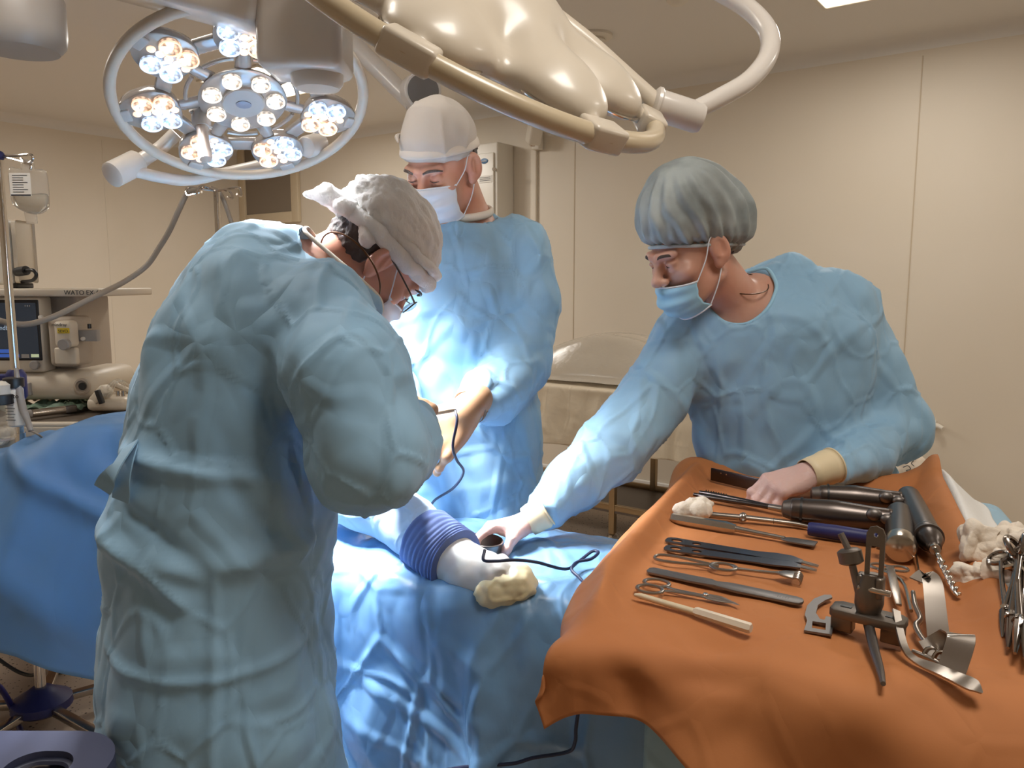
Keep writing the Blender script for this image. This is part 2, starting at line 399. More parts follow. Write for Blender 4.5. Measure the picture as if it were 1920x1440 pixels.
# ================================================================== materials
M_WALL = mat('wall paint', (222, 212, 196), .55, bump=[('noise', 90, .03, .002, (1, 1, 1))], var=((216, 205, 187), 1.2, 2, .35, .7))
M_CEIL = mat('ceiling paint', (224, 221, 216), .6)
M_FLOOR = mat('speckled floor', (196, 164, 132), .45)
def _floor(m):
    nt = m.node_tree; b = nt.nodes['Principled BSDF']; tc = nt.nodes['Texture Coordinate']
    vo = nt.nodes.new('ShaderNodeTexVoronoi'); vo.inputs['Scale'].default_value = 62; vo.inputs['Randomness'].default_value = 1
    nt.links.new(tc.outputs['Object'], vo.inputs['Vector'])
    no = nt.nodes.new('ShaderNodeTexNoise'); no.inputs['Scale'].default_value = 30; nt.links.new(tc.outputs['Object'], no.inputs['Vector'])
    ad = nt.nodes.new('ShaderNodeMath'); ad.operation = 'MULTIPLY_ADD'; ad.inputs[1].default_value = .7; nt.links.new(no.outputs['Fac'], ad.inputs[0]); nt.links.new(vo.outputs['Distance'], ad.inputs[2])
    r = nt.nodes.new('ShaderNodeValToRGB'); e = r.color_ramp.elements; e[0].position = .50; e[0].color = lin((74, 62, 52)); e[1].position = .56; e[1].color = lin((190, 170, 150))
    nt.links.new(ad.outputs[0], r.inputs['Fac']); nt.links.new(r.outputs['Color'], b.inputs['Base Color'])
_floor(M_FLOOR)
M_TRIM = mat('seam', (196, 180, 156), .6)
M_PANEL = mat('lit panel', (255, 248, 230), .4, emit=(255, 240, 218), es=4)
M_WHITE = mat('white plastic', (224, 218, 206), .35)
M_CREAM = mat('cream enamel', (202, 191, 174), .33, coat=.2, coatr=.12)
M_GREYPL = mat('grey plastic', (150, 144, 138), .4)
M_DARKPL = mat('black plastic', (28, 27, 28), .4)
M_LAMP = mat('lamp shell', (205, 198, 190), .28, coat=.4)
M_STEEL = mat('bright steel', (190, 182, 172), .22, 1.0)
M_TOOL = mat('instrument steel', (168, 160, 152), .3, 1.0, bump=[('noise', 160, .05, .001, (1, 1, 1))])
M_SATIN = mat('satin steel', (122, 116, 112), .45, 1.0)
M_CHROME = mat('chrome', (215, 210, 204), .1, 1.0)
M_GUN = mat('dark power tool metal', (98, 90, 86), .33, .9)
M_CLEAR = mat('clear plastic', (240, 240, 235), .08, trans=.9, ior=1.15, alpha=.55)
M_NAVY = mat('navy plastic', (34, 38, 92), .45)
M_CORD = mat('navy cord', (24, 32, 62), .45)
M_PAPER = mat('label paper', (226, 222, 214), .6)
M_INK = mat('label ink', (40, 40, 44), .6)
M_HOSE = mat('grey hose', (150, 138, 124), .5)
# ================================================================== the room
def wall(name, p0, p1, h=CEIL, th=.12, out=1, m=None):
    p0, p1 = np.asarray(p0, float), np.asarray(p1, float); d = unit(p1-p0); n = np.array([-d[1], d[0], 0])*out
    g = G(); L = np.linalg.norm(p1-p0)
    g.box((p0+p1)/2+n*th/2+V(0, 0, h/2), (L+.24, th, h), np.stack([d, n, V(0, 0, 1)], 1))
    return obj(name, g, m or M_WALL, smooth=0, kind='structure')
wall('wall_back', rp(0, 0), rp(LA, 0), out=1)
wall('wall_left', rp(0, 0), rp(0, LB), out=-1)
wall('wall_right', rp(LA, 0), rp(LA, LB), out=1)
wall('wall_front', rp(0, LB), rp(LA, LB), out=-1)
FR = np.stack([V(*RA, 0), V(*RB, 0), V(0, 0, -1)], 1)
mid = rp(LA/2, LB/2)
obj('floor', G().box(mid+V(0, 0, -.05), (LA+.3, LB+.3, .1), FR), M_FLOOR, smooth=0, kind='structure')
obj('ceiling', G().box(mid+V(0, 0, CEIL+.05), (LA+.3, LB+.3, .1), FR), M_CEIL, smooth=0, kind='structure')
# rounded cove between walls and ceiling
def cove(name, q0, q1, inward, r=.07):
    q0, q1, n = np.asarray(q0), np.asarray(q1), np.asarray(inward); R = []
    for q in (q0, q1):
        pr = [q+V(0, 0, CEIL-.001), ]+[q+n*(r-r*math.cos(t))+V(0, 0, CEIL-r+r*math.sin(t)) for t in np.linspace(0, math.pi/2, 9)]
        R.append(np.array(pr))
    obj(name, G().rings(R), M_CEIL, smooth=60, kind='structure')
nb, nl = V(*RB, 0), V(*RA, 0)
cove('trim_1', rp(0, 0), rp(LA, 0), nb); cove('trim_2', rp(0, 0), rp(0, LB), nl)
k = 3
def ahit(px, py=400): return float(np.dot(PW(px, py)[:2]-RC, RA))
for px in (1077, 1712):
    a = ahit(px); obj('trim_%d' % k, G().box(rp(a, .0015, CEIL/2-.05), (.006, .003, CEIL-.1), FR), M_TRIM, smooth=0, kind='structure'); k += 1
for b in (1.35, 2.6, 3.9):
    obj('trim_%d' % k, G().box(rp(.0015, b, CEIL/2-.05), (.003, .004, CEIL-.1), FR), M_WALL, smooth=0, kind='structure'); k += 1
obj('baseboard_back', G().box(rp(LA/2, .012, .05), (LA, .024, .1), FR, .006), M_CEIL, kind='structure')
obj('baseboard_left', G().box(rp(.012, LB/2, .05), (.024, LB, .1), FR, .006), M_CEIL, kind='structure')
# service hatch with dull grey pane near the corner
p0, p1 = PW(466, 392), PW(552, 392); w_ = np.linalg.norm(p1-p0); zt, zb = PW(510, 268)[2], PW(510, 400)[2]; c = (p0+p1)/2
aw = float(np.dot(c[:2]-RC, RA))
g = G()
for da in (-1, 1): g.box(rp(aw+da*(w_/2+.05), .02, (zt+zb)/2), (.1, .04, zt-zb+.2), FR, .008)
for zz in (zt+.05, zb-.05): g.box(rp(aw, .02, zz), (w_, .04, .1), FR, .008)
obj('window_1', g, mat('hatch frame', (208, 192, 164), .5), kind='structure')
obj('window_2', G().box(rp(aw, .012, (zt+zb)/2), (w_+.02, .016, zt-zb+.02), FR), mat('frosted hatch pane', (134, 122, 108), .35), kind='structure')
# ceiling panels
for i, (a, b) in enumerate(PANELS):
    t = thing('ceiling_light', 'square lit ceiling panel above the woman at the instrument table' if i == 0 else 'square lit ceiling panel out of view', 'ceiling light', rp(a, b, CEIL), 'lit ceiling panels')
    g = G()
    for s_ in (-1, 1): g.box(rp(a+s_*.31, b, CEIL-.006), (.02, .64, .012), FR, .003); g.box(rp(a, b+s_*.31, CEIL-.006), (.6, .02, .012), FR, .003)
    obj('frame', g, M_WHITE, t); obj('diffuser', G().box(rp(a, b, CEIL-.004), (.6, .6, .006), FR), M_PANEL, t, smooth=0)
# ceiling air vent
pv = PZ(1113, 66, CEIL); t = thing('ceiling_vent', 'round white slotted vent on the ceiling behind the unlit lamp', 'vent', pv)
obj('rim', G().lathe([(0, .10), (.012, .10), (.022, .085), (.02, .06), (0, .06)], pv, (0, 0, -1), 32), M_WHITE, t)
obj('cone', G().lathe([(.0, .055), (.03, .062), (.04, .05), (.045, .0)], pv, (0, 0, -1), 32), M_WHITE, t)
obj('gap', G().lathe([(.002, .06), (.012, .06), (.012, .0)], pv, (0, 0, -1), 32), M_DARKPL, t)
pv = PZ(1270, -6, CEIL); obj('smoke_detector', G().lathe([(0, .05), (.02, .05), (.035, .03), (.037, 0)], pv, (0, 0, -1), 24), M_WHITE, label='small round detector on the ceiling at the top edge', cat='detector')
# wall cabinet
c0 = PW(900, 400, .0); a0 = float(np.dot(PW(933, 400, .2)[:2]-RC, RA)); zt = PW(910, 268, .2)[2]; zb = zt-1.0; wc = .62
t = thing('wall_cabinet', 'white metal wall cabinet with blue oval badge and round lock', 'cabinet', rp(a0-wc/2, .1, zb))
obj('body', G().box(rp(a0-wc/2, .1, (zt+zb)/2), (wc, .2, zt-zb), FR, .012), M_WHITE, t)
d = obj('door', G().box(rp(a0-wc/2-.01, .207, (zt+zb)/2-.03), (wc-.03, .018, zt-zb-.09), FR, .005), M_WHITE, t)
def on_cab(px, py): q = PW(px, py, .217); return float(np.dot(q[:2]-RC, RA)), q[2]
a, z = on_cab(908, 302); o = obj('badge', G().lathe([(0, 1), (.004, 1), (.005, .9)], (0, 0, 0), (0, 0, 1), 28), mat('badge blue', (70, 110, 150), .4), d)
for v in o.data.vertices: l = np.array(v.co)+ORG[d]; v.co = Vector(rp(a+l[0]*.034, .216+l[2], z+l[1]*.019)-ORG[d])
text('medic', .018, rp(a, .222, z), RA.tolist()+[0], (0, 0, 1), M_PAPER, o)
a, z = on_cab(927, 317); obj('lock', G().cyl(rp(a, .214, z), rp(a, .228, z), .014), M_CHROME, d)
a, z = on_cab(910, 336); obj('sticker', G().box(rp(a, .218, z), (.12, .002, .05), FR), M_PAPER, d, smooth=0)
for q in range(3): obj('printed_line', G().box(rp(a, .2195, z+.012-q*.011), (.1, .001, .003), FR), M_INK, d, smooth=0)
# wall camera on its bracket, with the cable duct under it
b0 = PW(1012, 265); ab = float(np.dot(b0[:2]-RC, RA)); zb_ = b0[2]
t = thing('wall_camera', 'small white wall camera tilted down on a bracket', 'camera', rp(ab, 0, zb_))
obj('bracket', G().box(rp(ab, .03, zb_), (.07, .06, .13), FR, .01), M_WHITE, t)
q0, q1 = PW(1000, 262, .12), PW(1007, 222, .16); Mx = frame(q1-q0)
obj('housing', G().box((q0+q1)/2, (np.linalg.norm(q1-q0)+.06, .1, .09), Mx, .02), M_WHITE, t)
obj('neck', G().tube([rp(ab, .05, zb_), (q0+q1)/2], .02), M_WHITE, t)
obj('lens', G().cyl(q0-Mx[:, 0]*.03, q0-Mx[:, 0]*.045, .02), M_CHROME, t)
obj('trim_%d' % k, G().box(rp(float(np.dot(PW(1003, 400)[:2]-RC, RA)), .012, (zb_-.06)/2), (.05, .024, zb_-.06), FR, .005), M_WALL, kind='structure')
# ================================================================== surgical lamps
M_LED_C = mat('cool lamp glass', (235, 240, 250), .2, emit=(200, 224, 255), es=1.15)
M_LED_W = mat('warm lamp glass', (250, 232, 210), .2, emit=(255, 214, 178), es=1.0)
M_LED_N = mat('neutral lamp glass', (250, 246, 238), .2, emit=(255, 240, 222), es=1.05)
M_BULB = mat('bulb core', (255, 255, 255), .2, emit=(255, 252, 246), es=3)
def led_bowl(name, rgb, es):                # faceted reflector: bright and dim facets
    m = mat(name, rgb, .15, .8, emit=rgb, es=es); nt = m.node_tree; b = nt.nodes['Principled BSDF']; tc = nt.nodes['Texture Coordinate']
    v = nt.nodes.new('ShaderNodeTexVoronoi'); v.inputs['Scale'].default_value = 85; nt.links.new(tc.outputs['Object'], v.inputs['Vector'])
    mr = nt.nodes.new('ShaderNodeMapRange'); mr.inputs[1].default_value = .15; mr.inputs[2].default_value = .75; mr.inputs[3].default_value = es*1.7; mr.inputs[4].default_value = es*.15
    nt.links.new(v.outputs['Distance'], mr.inputs[0]); nt.links.new(mr.outputs[0], b.inputs['Emission Strength']); return m
M_BOWL = {'c': led_bowl('cool reflector', (196, 214, 240), .85), 'w': led_bowl('warm reflector', (240, 204, 176), .75), 'n': led_bowl('neutral reflector', (236, 226, 214), .85)}
M_RIM = {'c': M_LED_C, 'w': M_LED_W, 'n': M_LED_N}
M_POD = mat('smoked lamp face', (146, 138, 132), .15, coat=1, coatr=.05)
M_RING = mat('lamp ring', (186, 174, 158), .35)
e1 = unit(np.cross(V(0, 0, 1), np.cross(L1N, V(0, 0, 1)))); e1 = unit(V(.896, .445, 0)-L1N*np.dot(V(.896, .445, 0), L1N)); e2 = np.cross(L1N, e1)
if e2[2] < 0: e2 = -e2
YA = lambda px, py, Y: PY(px, py, Y*KD)
L1M = np.stack([e1, e2, np.cross(e1, e2)], 1)      # local x right, y up, z = away from or along the face
SG = 1.0 if np.dot(L1M[:, 2], L1N) > 0 else -1.0   # sign of local z that faces the table
lampA = thing('surgical_lamp', 'lit round surgical lamp with glowing reflector pods, over the left surgeon', 'surgical lamp', L1C, None, L1M*KS)
Z_ = lambda z: SG*z
def bulb_proto(kind, r, parent):
    ax = (0, 0, SG)
    o = obj('reflector', G().lathe([(.001, .15*r), (.003, .55*r), (.008, .85*r), (.010, .97*r), (.006, 1.0*r), (-.010, .95*r)], (0, 0, 0), ax, 22), M_BOWL[kind], parent)
    q = obj('rim', G().torus((0, 0, Z_(.0105)), ax, r*.95, r*.09, 24, 7), M_RIM[kind], o)
    obj('bulb', G().ell((0, 0, Z_(.005)), (r*.30, r*.24, r*.2)), M_BULB, o)
    return o
def small_led(kind, r, parent):
    return obj('small_led', G().lathe([(-.006, r), (.001, r), (.003, r*.7), (.0035, 0)], (0, 0, 0), (0, 0, SG), 16), {'c': M_LED_C, 'w': M_LED_W}[kind], parent)
RING = .385
obj('ring', G().torus((0, 0, 0), (0, 0, 1), RING, .0178, 72, 12), M_RING, lampA)
# hub: disc with seven reflectors round a grey centre
obj('hub', G().lathe([(-.045, .05), (-.03, .11), (-.008, .135), (.0, .137), (.004, .13), (.002, .07)], (0, 0, 0), (0, 0, SG), 48), M_POD, lampA)
obj('centre_cap', G().lathe([(.0, .066), (.010, .066), (.014, .062), (.015, 0)], (0, 0, 0), (0, 0, SG), 40), M_GREYPL, lampA)
g = G().lathe([(.015, .021), (.017, .021), (.018, 0)], (0, 0, 0), (0, 0, SG), 24); g.v[-1] = g.v[-1]*np.array([1.15, .8, 1]); obj('centre_window', g, mat('blue grey window', (120, 124, 138), .2), lampA)
hubb = []
pr = None
for i in range(7):
    t_ = math.radians(90+25.7+i*360/7); M = Matrix.Translation((.1*math.cos(t_), .1*math.sin(t_), Z_(.005)))@Matrix.Rotation(t_, 4, 'Z')
    if pr is None: pr = bulb_proto('n', .029, lampA); pr.matrix_local = M
    else: dup(pr, lampA, M)
def pod_outline(n=40):
    P = []
    for t in np.linspace(0, 2*math.pi, n, endpoint=False):
        r = .091*(1+.13*math.cos(t)+.05*math.cos(3*t)+.03*math.cos(2*t)); P.append((r*math.cos(t), r*math.sin(t)))
    return P
pod0 = None
for i in range(7):
    t_ = math.radians(95+i*360/7); R_ = .27
    M = Matrix.Translation((R_*math.cos(t_), R_*math.sin(t_), 0))@Matrix.Rotation(t_, 4, 'Z')
    if pod0 is None:
        a_ = np.array(pod_outline()); rg = [np.c_[a_*s, np.full(len(a_), Z_(z))] for z, s in ((-.05, .35), (-.045, .7), (-.025, .95), (-.004, 1.0), (.003, .985), (.005, .95))]
        pod0 = obj('lamp_pod', G().rings(rg), M_POD, lampA); pod0.matrix_local = M
        pr = {}
        for kd, xs in (('w', 1), ('c', -1)):
            for sx, (x, y) in enumerate(((-.036, .040), (.026, .045))):
                Ml = Matrix.Translation((x, xs*y*-1, Z_(.006)))
                if kd not in pr: pr[kd] = bulb_proto(kd, .031, pod0); pr[kd].matrix_local = Ml
                else: dup(pr[kd], pod0, Ml)
        ps = {}
        for q in range(5):
            kd = 'w' if q % 2 == 0 else 'c'; Ml = Matrix.Translation((-.058+.0285*q, 0, Z_(.006)))
            if kd not in ps: ps[kd] = small_led(kd, .0128, pod0); ps[kd].matrix_local = Ml
            else: dup(ps[kd], pod0, Ml)
        obj('pod_clip', G().box((.098, 0, 0), (.045, .05, .022), None, .004), M_GREYPL, pod0)
        for yy in (-.017, .017): obj('screw', G().cyl((.108, yy, Z_(.0105)), (.108, yy, Z_(.0125)), .0045, n=10), M_DARKPL, pod0)
        obj('spoke', G().tube([(-.075, 0, Z_(-.012)), (-.145, 0, Z_(-.018))], [.016, .02], 10, flat=(1.3, .7)), M_POD, pod0)
    else: dup(pod0, lampA, M)
# bridges between neighbouring pods
br = None
for i in range(7):
    t_ = math.radians(95+25.7+i*360/7); M = Matrix.Rotation(t_, 4, 'Z')
    if br is None: br = obj('bridge', G().box((.235, 0, Z_(-.02)), (.05, .11, .02), None, .006), M_POD, lampA); br.matrix_local = M
    else: dup(br, lampA, M)
br = None
for i in range(7):                            # glassy ring segments between hub and pods
    t_ = math.radians(95+i*360/7)
    if br is None: br = obj('web', G().torus((0, 0, Z_(-.01)), (0, 0, 1), .172, .007, 10, 8, arc=(.16, .74)), M_POD, lampA); br.matrix_local = Matrix.Rotation(t_, 4, 'Z')
    else: dup(br, lampA, Matrix.Rotation(t_, 4, 'Z'))
def toA(p): return L1M.T @ (np.asarray(p)-L1C)/KS     # world -> lamp
h0, hn = V(-.122, -.098, 0), V(0, 0, SG)
obj('handle_socket', G().lathe([(-.02, .03), (.02, .03), (.03, .026), (.04, .024)], h0, hn, 24), M_GREYPL, lampA)
obj('handle', G().lathe([(.035, .021), (.05, .018), (.09, .017), (.15, .022), (.165, .018), (.17, .0)], h0, hn, 24), mat('handle sleeve', (188, 174, 162), .2, trans=.2), lampA)
jl = toA(YA(230, 318, 2.36)); jl2 = toA(YA(266, 300, 2.42))
ax_ = unit(jl2-jl)
obj('yoke_joint', G().lathe([(-.052, .034), (-.046, .0425), (.063, .0425), (.069, .038)], jl, ax_, 28), M_LAMP, lampA)
obj('yoke_bar', G().tube([jl2, toA(YA(300, 278, 2.45)), toA(YA(330, 250, 2.46))], [.025, .023, .023], 12, 6), M_LAMP, lampA)
obj('yoke_tube', G().tube([toA(YA(255, 322, 2.38)), toA(YA(300, 332, 2.42)), toA(YA(355, 338, 2.5)), toA(YA(430, 322, 2.6)), toA(YA(520, 300, 2.62)), toA(YA(590, 272, 2.58))], .0195, 14, 6), M_LAMP, lampA)
jr = toA(YA(588, 272, 2.58)); obj('yoke_joint', G().lathe([(-.046, .032), (-.04, .039), (.046, .039), (.052, .034)], jr, toA(YA(560, 280, 2.5))-jr, 24), M_LAMP, lampA)
# spring arm and swivel housing that carry it
A0, A1 = YA(40, -122, 2.0), YA(470, -8, 2.0)
obj('spring_arm', G().box(toA((A0+A1)/2), (np.linalg.norm(A1-A0)/KS+.1, .172, .178), L1M.T @ frame(A1-A0), .02), M_LAMP, lampA)
g = G().box(toA(YA(572, 22, 2.02)), (.235, .20, .345), L1M.T, .03)
obj('swivel_housing', g, M_LAMP, lampA)
pb = YA(594, 122, 2.02); obj('swivel_cap', G().lathe([(-.012, .073), (.0, .0755), (.052, .071), (.066, .06), (.071, 0)], toA(pb), L1M.T @ V(0, 0, -1), 32), M_LAMP, lampA)
pd = YA(572, -40, 2.02); obj('drop_tube', G().cyl(toA(pd), toA(V(pd[0], pd[1], CEIL)), .05), M_LAMP, lampA)
pd0 = YA(40, -122, 2.0); obj('drop_tube', G().cyl(toA(pd0+V(0, 0, -.02)), toA(V(pd0[0], pd0[1], CEIL)), .07), M_LAMP, lampA)
# ------------------------------------------------------------------ the unlit lamp, seen from its back
KB = .87
YB = lambda px, py, Y: PY(px, py, Y*KB)
L2C = YB(888, 58, 1.52); d2 = unit(L2C-V(0, 0, CAMH)); rr = unit(np.cross(d2, V(0, 0, 1))); uu = np.cross(rr, d2)
mj = unit(.905*rr-.426*uu); pp = unit(.426*rr+.905*uu); n2 = unit(.985*pp-.172*d2)      # n2 = out of the back of the lamp
yy = np.cross(n2, mj); L2M = np.stack([mj, yy, n2], 1)
lampB = thing('surgical_lamp', 'switched-off surgical lamp seen from behind, thick cream ring, near the camera', 'surgical lamp', L2C, None, L2M*KB)
obj('ring', G().torus((0, 0, 0), (0, 0, 1), .385, .0182, 96, 16), mat('cream ring', (190, 174, 146), .3, coat=.3), lampB)
sd = SDF(axis(-.36, .36, .005), axis(-.36, .36, .005), axis(-.05, .17, .005))
sd.u(s_ell((0, 0, .02), (.165, .165, .115)), .02); sd.u(s_ell((0, 0, .0), (.25, .25, .05)), .04)
for i in range(7):
    t_ = math.radians(2+i*360/7); c_ = V(math.cos(t_), math.sin(t_), 0); Mx = np.stack([c_, np.cross(V(0, 0, 1), c_), V(0, 0, 1)], 1)
    sd.u(s_ell(c_*.255+V(0, 0, .012), (.092, .088, .050), Mx), .05); sd.u(s_cone(c_*.1+V(0, 0, .03), c_*.24+V(0, 0, .014), .062, .044), .05)
    sd.u(s_cone(c_*.3, c_*.36, .018, .016), .012)
sd.cut(s_half((0, 0, -.012), (0, 0, -1), (-.4, -.4, -.06), (.4, .4, 0)), .006)
v, f = sd.mesh(); v = relax(v, f, 2)
obj('back_shell', (v, f), M_CREAM, lampB, smooth=180)
for i in range(7):
    t_ = math.radians(2+i*360/7); M = Matrix.Rotation(t_, 4, 'Z')
    if i == 0:
        pr = obj('ring_clip', G().box((.378, 0, 0), (.05, .085, .043), None, .008), M_CREAM, lampB); pr.matrix_local = M
        p2 = obj('chrome_strip', G().torus((.262, 0, .0), (0, 0, 1), .0865, .0028, 30, 6, arc=(-2.3, 2.3)), M_CHROME, lampB); p2.matrix_local = M
    else: dup(pr, lampB, M); dup(p2, lampB, M)
obj('face_glass', G().lathe([(-.02, .16), (-.016, .162), (-.012, .12)], (0, 0, 0), (0, 0, 1), 48), M_POD, lampB)
obj('neck', G().lathe([(.11, .088), (.15, .085), (.2, .082), (.26, .07), (.27, 0)], (0, 0, 0), (0, 0, 1), 40), M_CREAM, lampB)
def toB(p): return L2M.T @ (np.asarray(p)-L2C)/KB
obj('yoke_arm', G().tube([toB(YB(1020, 20, 1.62)), toB(YB(1100, 82, 1.63)), toB(YB(1165, 140, 1.64)), toB(YB(1238, 205, 1.65))], .0215, 18, 5), M_CREAM, lampB)
j0, j1 = YB(1222, 193, 1.65), YB(1312, 222, 1.66)
obj('yoke_joint', G().lathe([(0, .026), (.006, .034), (.012, .035), (.016, .031), (.10, .031), (.108, .027), (.109, 0)], toB(j0), toB(j1)-toB(j0), 32), M_LAMP, lampB)
obj('yoke_tube', G().tube([toB(YB(*q)) for q in ((1296, 210, 1.65), (1350, 183, 1.68), (1405, 150, 1.72), (1440, 105, 1.76), (1441, 62, 1.8), (1410, 22, 1.84), (1360, -10, 1.88), (1290, -45, 1.92))], [.019, .0195, .02, .0205, .021, .021, .021, .021], 18, 8), M_LAMP, lampB)
q1 = YB(1290, -45, 1.92); obj('drop_tube', G().cyl(toB(q1+V(0, 0, -.03)), toB(V(q1[0], q1[1], CEIL)), .035), M_LAMP, lampB)
# ------------------------------------------------------------------ slim arm with a round dark joint (behind the lamps), and pendant head at top left
a0, a1 = PY(640, 60, 2.95), PY(775, 195, 2.9)
mon = thing('monitor_mount', 'slim grey ceiling arm ending in a flat dark round joint', 'ceiling arm', a1)
obj('arm', G().tube([PY(600, 15, 3.0), a0, a1], [.04, .042, .04], 14, 1, flat=(1.1, .75)), M_LAMP, mon)
c_ = PY(789, 172, 2.85); nn = unit(V(.35, -1, -.12))
obj('joint_disc', G().lathe([(-.06, .05), (-.05, .066), (.03, .066), (.036, .062), (.036, .055)], c_, nn, 36), M_LAMP, mon)
obj('dark_face', G().lathe([(.03, .055), (.042, .054), (.043, 0)], c_, nn, 36), mat('dark joint face', (92, 86, 80), .5), mon)
q = PY(600, 15, 3.0); obj('drop_tube', G().cyl(q+V(0, 0, -.03), V(q[0], q[1], CEIL), .045), M_LAMP, mon)
pc = PY(30, 8, 2.3); pend = thing('ceiling_pendant', 'rounded grey pendant head at the top left corner', 'pendant', pc)
obj('head', G().lathe([(.0, 0), (.0, .10), (.02, .118), (.05, .122), (.14, .122), (.2, .1), (.21, 0)], pc+V(0, 0, -.125), (0, 0, 1), 48), mat('pendant grey', (150, 142, 134), .4), pend)
obj('drop_tube', G().cyl(pc+V(0, 0, .05), V(pc[0], pc[1], CEIL), .05), mat('pendant grey', (150, 142, 134), .4), pend)
# ================================================================== cloths
M_DRAPE = mat('operating drape', (112, 152, 190), .42, coat=.25, coatr=.25, bump=[('crease', 7, .35, .01, (1, 1, .6)), ('noise', 26, .25, .006, (1, 1, .5))], var=((102, 142, 182), 3, 3, .35, .65))
M_BLUE = mat('dark blue drape', (80, 124, 172), .6, bump=[('crease', 4, .2, .008, (1, 1, .5)), ('noise', 400, .08, .0006, (1, 1, 1))])
M_ORANGE = mat('orange wrap', (182, 116, 66), .78, bump=[('crease', 9, .16, .006, (1, 1, 1)), ('noise', 500, .10, .0006, (1, 1, 1))], var=((174, 108, 60), 4, 3, .35, .7))
M_PALEB = mat('pale blue sheet', (150, 184, 204), .55, bump=[('crease', 9, .25, .008, (1, 1, 1))])
M_TOWEL = mat('white towel', (226, 224, 220), .85, bump=[('noise', 120, .4, .003, (1, 1, 1))])
M_SHEET = mat('cream covering sheet', (214, 200, 176), .6, bump=[('crease', 9, .2, .008, (1, 1, .4)), ('noise', 30, .3, .006, (1, 1, 1))])
M_FILM = mat('plastic film', (226, 216, 200), .22, trans=.35, ior=1.2, alpha=.8, coat=.4, bump=[('noise', 9, .5, .02, (1, 1, 1))])
def smoothstep(a, b, x): t = np.clip((x-a)/(b-a), 0, 1); return t*t*(3-2*t)
def cloth(name, prof, xs, nv, disp, m, th, **k):
    """prof(x) -> list of (Y, z) from the far hem to the near hem; disp(P, N, d) moves points."""
    rows = []
    for x in xs:
        q = catmull(np.array(prof(x)), 12); L = np.concatenate([[0], np.cumsum(np.linalg.norm(np.diff(q, axis=0), axis=1))]); u = np.linspace(0, L[-1], nv)
        rows.append(np.c_[np.full(nv, x), np.interp(u, L, q[:, 0]), np.interp(u, L, q[:, 1])])
    P = np.array(rows); N = np.cross(np.gradient(P, axis=0), np.gradient(P, axis=1)); N /= np.linalg.norm(N, axis=-1, keepdims=True)
    if N[len(xs)//2, nv//2, 2] < 0: N = -N
    P = disp(P, N)
    return obj(name, G().grid(P), m, smooth=180, solid=th, **k)
# ---- drape over the patient and the operating table
def od_prof(x):
    Yf = float(np.interp(x, [-1.3, -.5, -.35, -.14, .02, .25, .6], [1.62, 1.60, 1.575, 1.46, 1.425, 1.41, 1.40])); Yb = float(np.interp(x, [-1.3, -.46, -.08, .05, .3, .6], [1.98, 1.965, 1.95, 1.86, 1.76, 1.70])); zt = .872
    hump = .05*math.exp(-((x+.62)/.25)**2)
    return [(Yb+.06, .35), (Yb+.045, .70), (Yb+.01, zt-.03), (Yb-.05, zt+hump*.6), ((Yb+Yf)/2, zt+.012+hump), (Yf+.05, zt+hump*.5), (Yf-.005, zt-.025), (Yf-.03, zt-.13), (Yf-.05, .45), (Yf-.055, .10)]
def od_disp(P, N):
    drop = smoothstep(.86, .55, P[..., 2]); front = P[..., 1] < 1.66
    f1, f2 = facet(P*np.array([6.5, 6.5, 4.2])+np.array([.3, .1, .2]), 3); s1, s2 = facet(P*np.array([13, 13, 7]), 9)
    d = (.45-f1)*.050*(.30+.9*drop) + np.clip(.10-f2, 0, 1)*.09*(.4+drop) + (.45-s1)*.012
    d += .010*np.clip(.5-np.abs(noise(P*np.array([5, 5, 3.2])+4.4, 12))*6, 0, 1)
    vert = noise(np.stack([P[..., 0]*5.5, P[..., 2]*.5, P[..., 1]*0], -1), 4)
    d += drop*front*(.035*vert+.012*noise(np.stack([P[..., 0]*13, P[..., 2]*1.2, P[..., 1]*0], -1), 8))
    d += drop*front*(.055*np.exp(-((P[..., 0]+.055-.02*(P[..., 2]-.6))/.035)**2) - .03*np.exp(-((P[..., 0]-.05)/.06)**2))
    ang = P[..., 0]*.85+P[..., 2]*1.9                                       # diagonal pulls on the fall
    d += drop*front*.012*np.clip(np.sin(ang*34)-.35, 0, 1)*np.exp(-((P[..., 0]+.2)/.16)**2)*np.exp(-((P[..., 2]-.62)/.14)**2)
    d -= .030*np.exp(-((P[..., 0]+.058)/.075)**2-((P[..., 1]-1.63)/.075)**2)*(P[..., 2] > .8)
    Q = P+N*d[..., None]; return Q
opd = cloth('operating_drape', od_prof, np.linspace(-.64, .55, 240), 330, od_disp, M_DRAPE, .0012,
      label='light blue plastic-backed drape covering the operating table and patient', cat='drape')
# the table under it
t = thing('operating_table', 'operating table hidden beneath the light blue drape', 'operating table', (-.3, 1.72, 0))
g = G(); g.box((-.06, 1.72, .825), (1.0, .22, .05), None, .02); obj('table_top', g, M_DARKPL, t)
obj('column', G().box((-.3, 1.74, .42), (.22, .16, .76), None, .02), M_GREYPL, t); obj('base', G().box((-.3, 1.74, .05), (.7, .26, .1), None, .03), M_GREYPL, t)
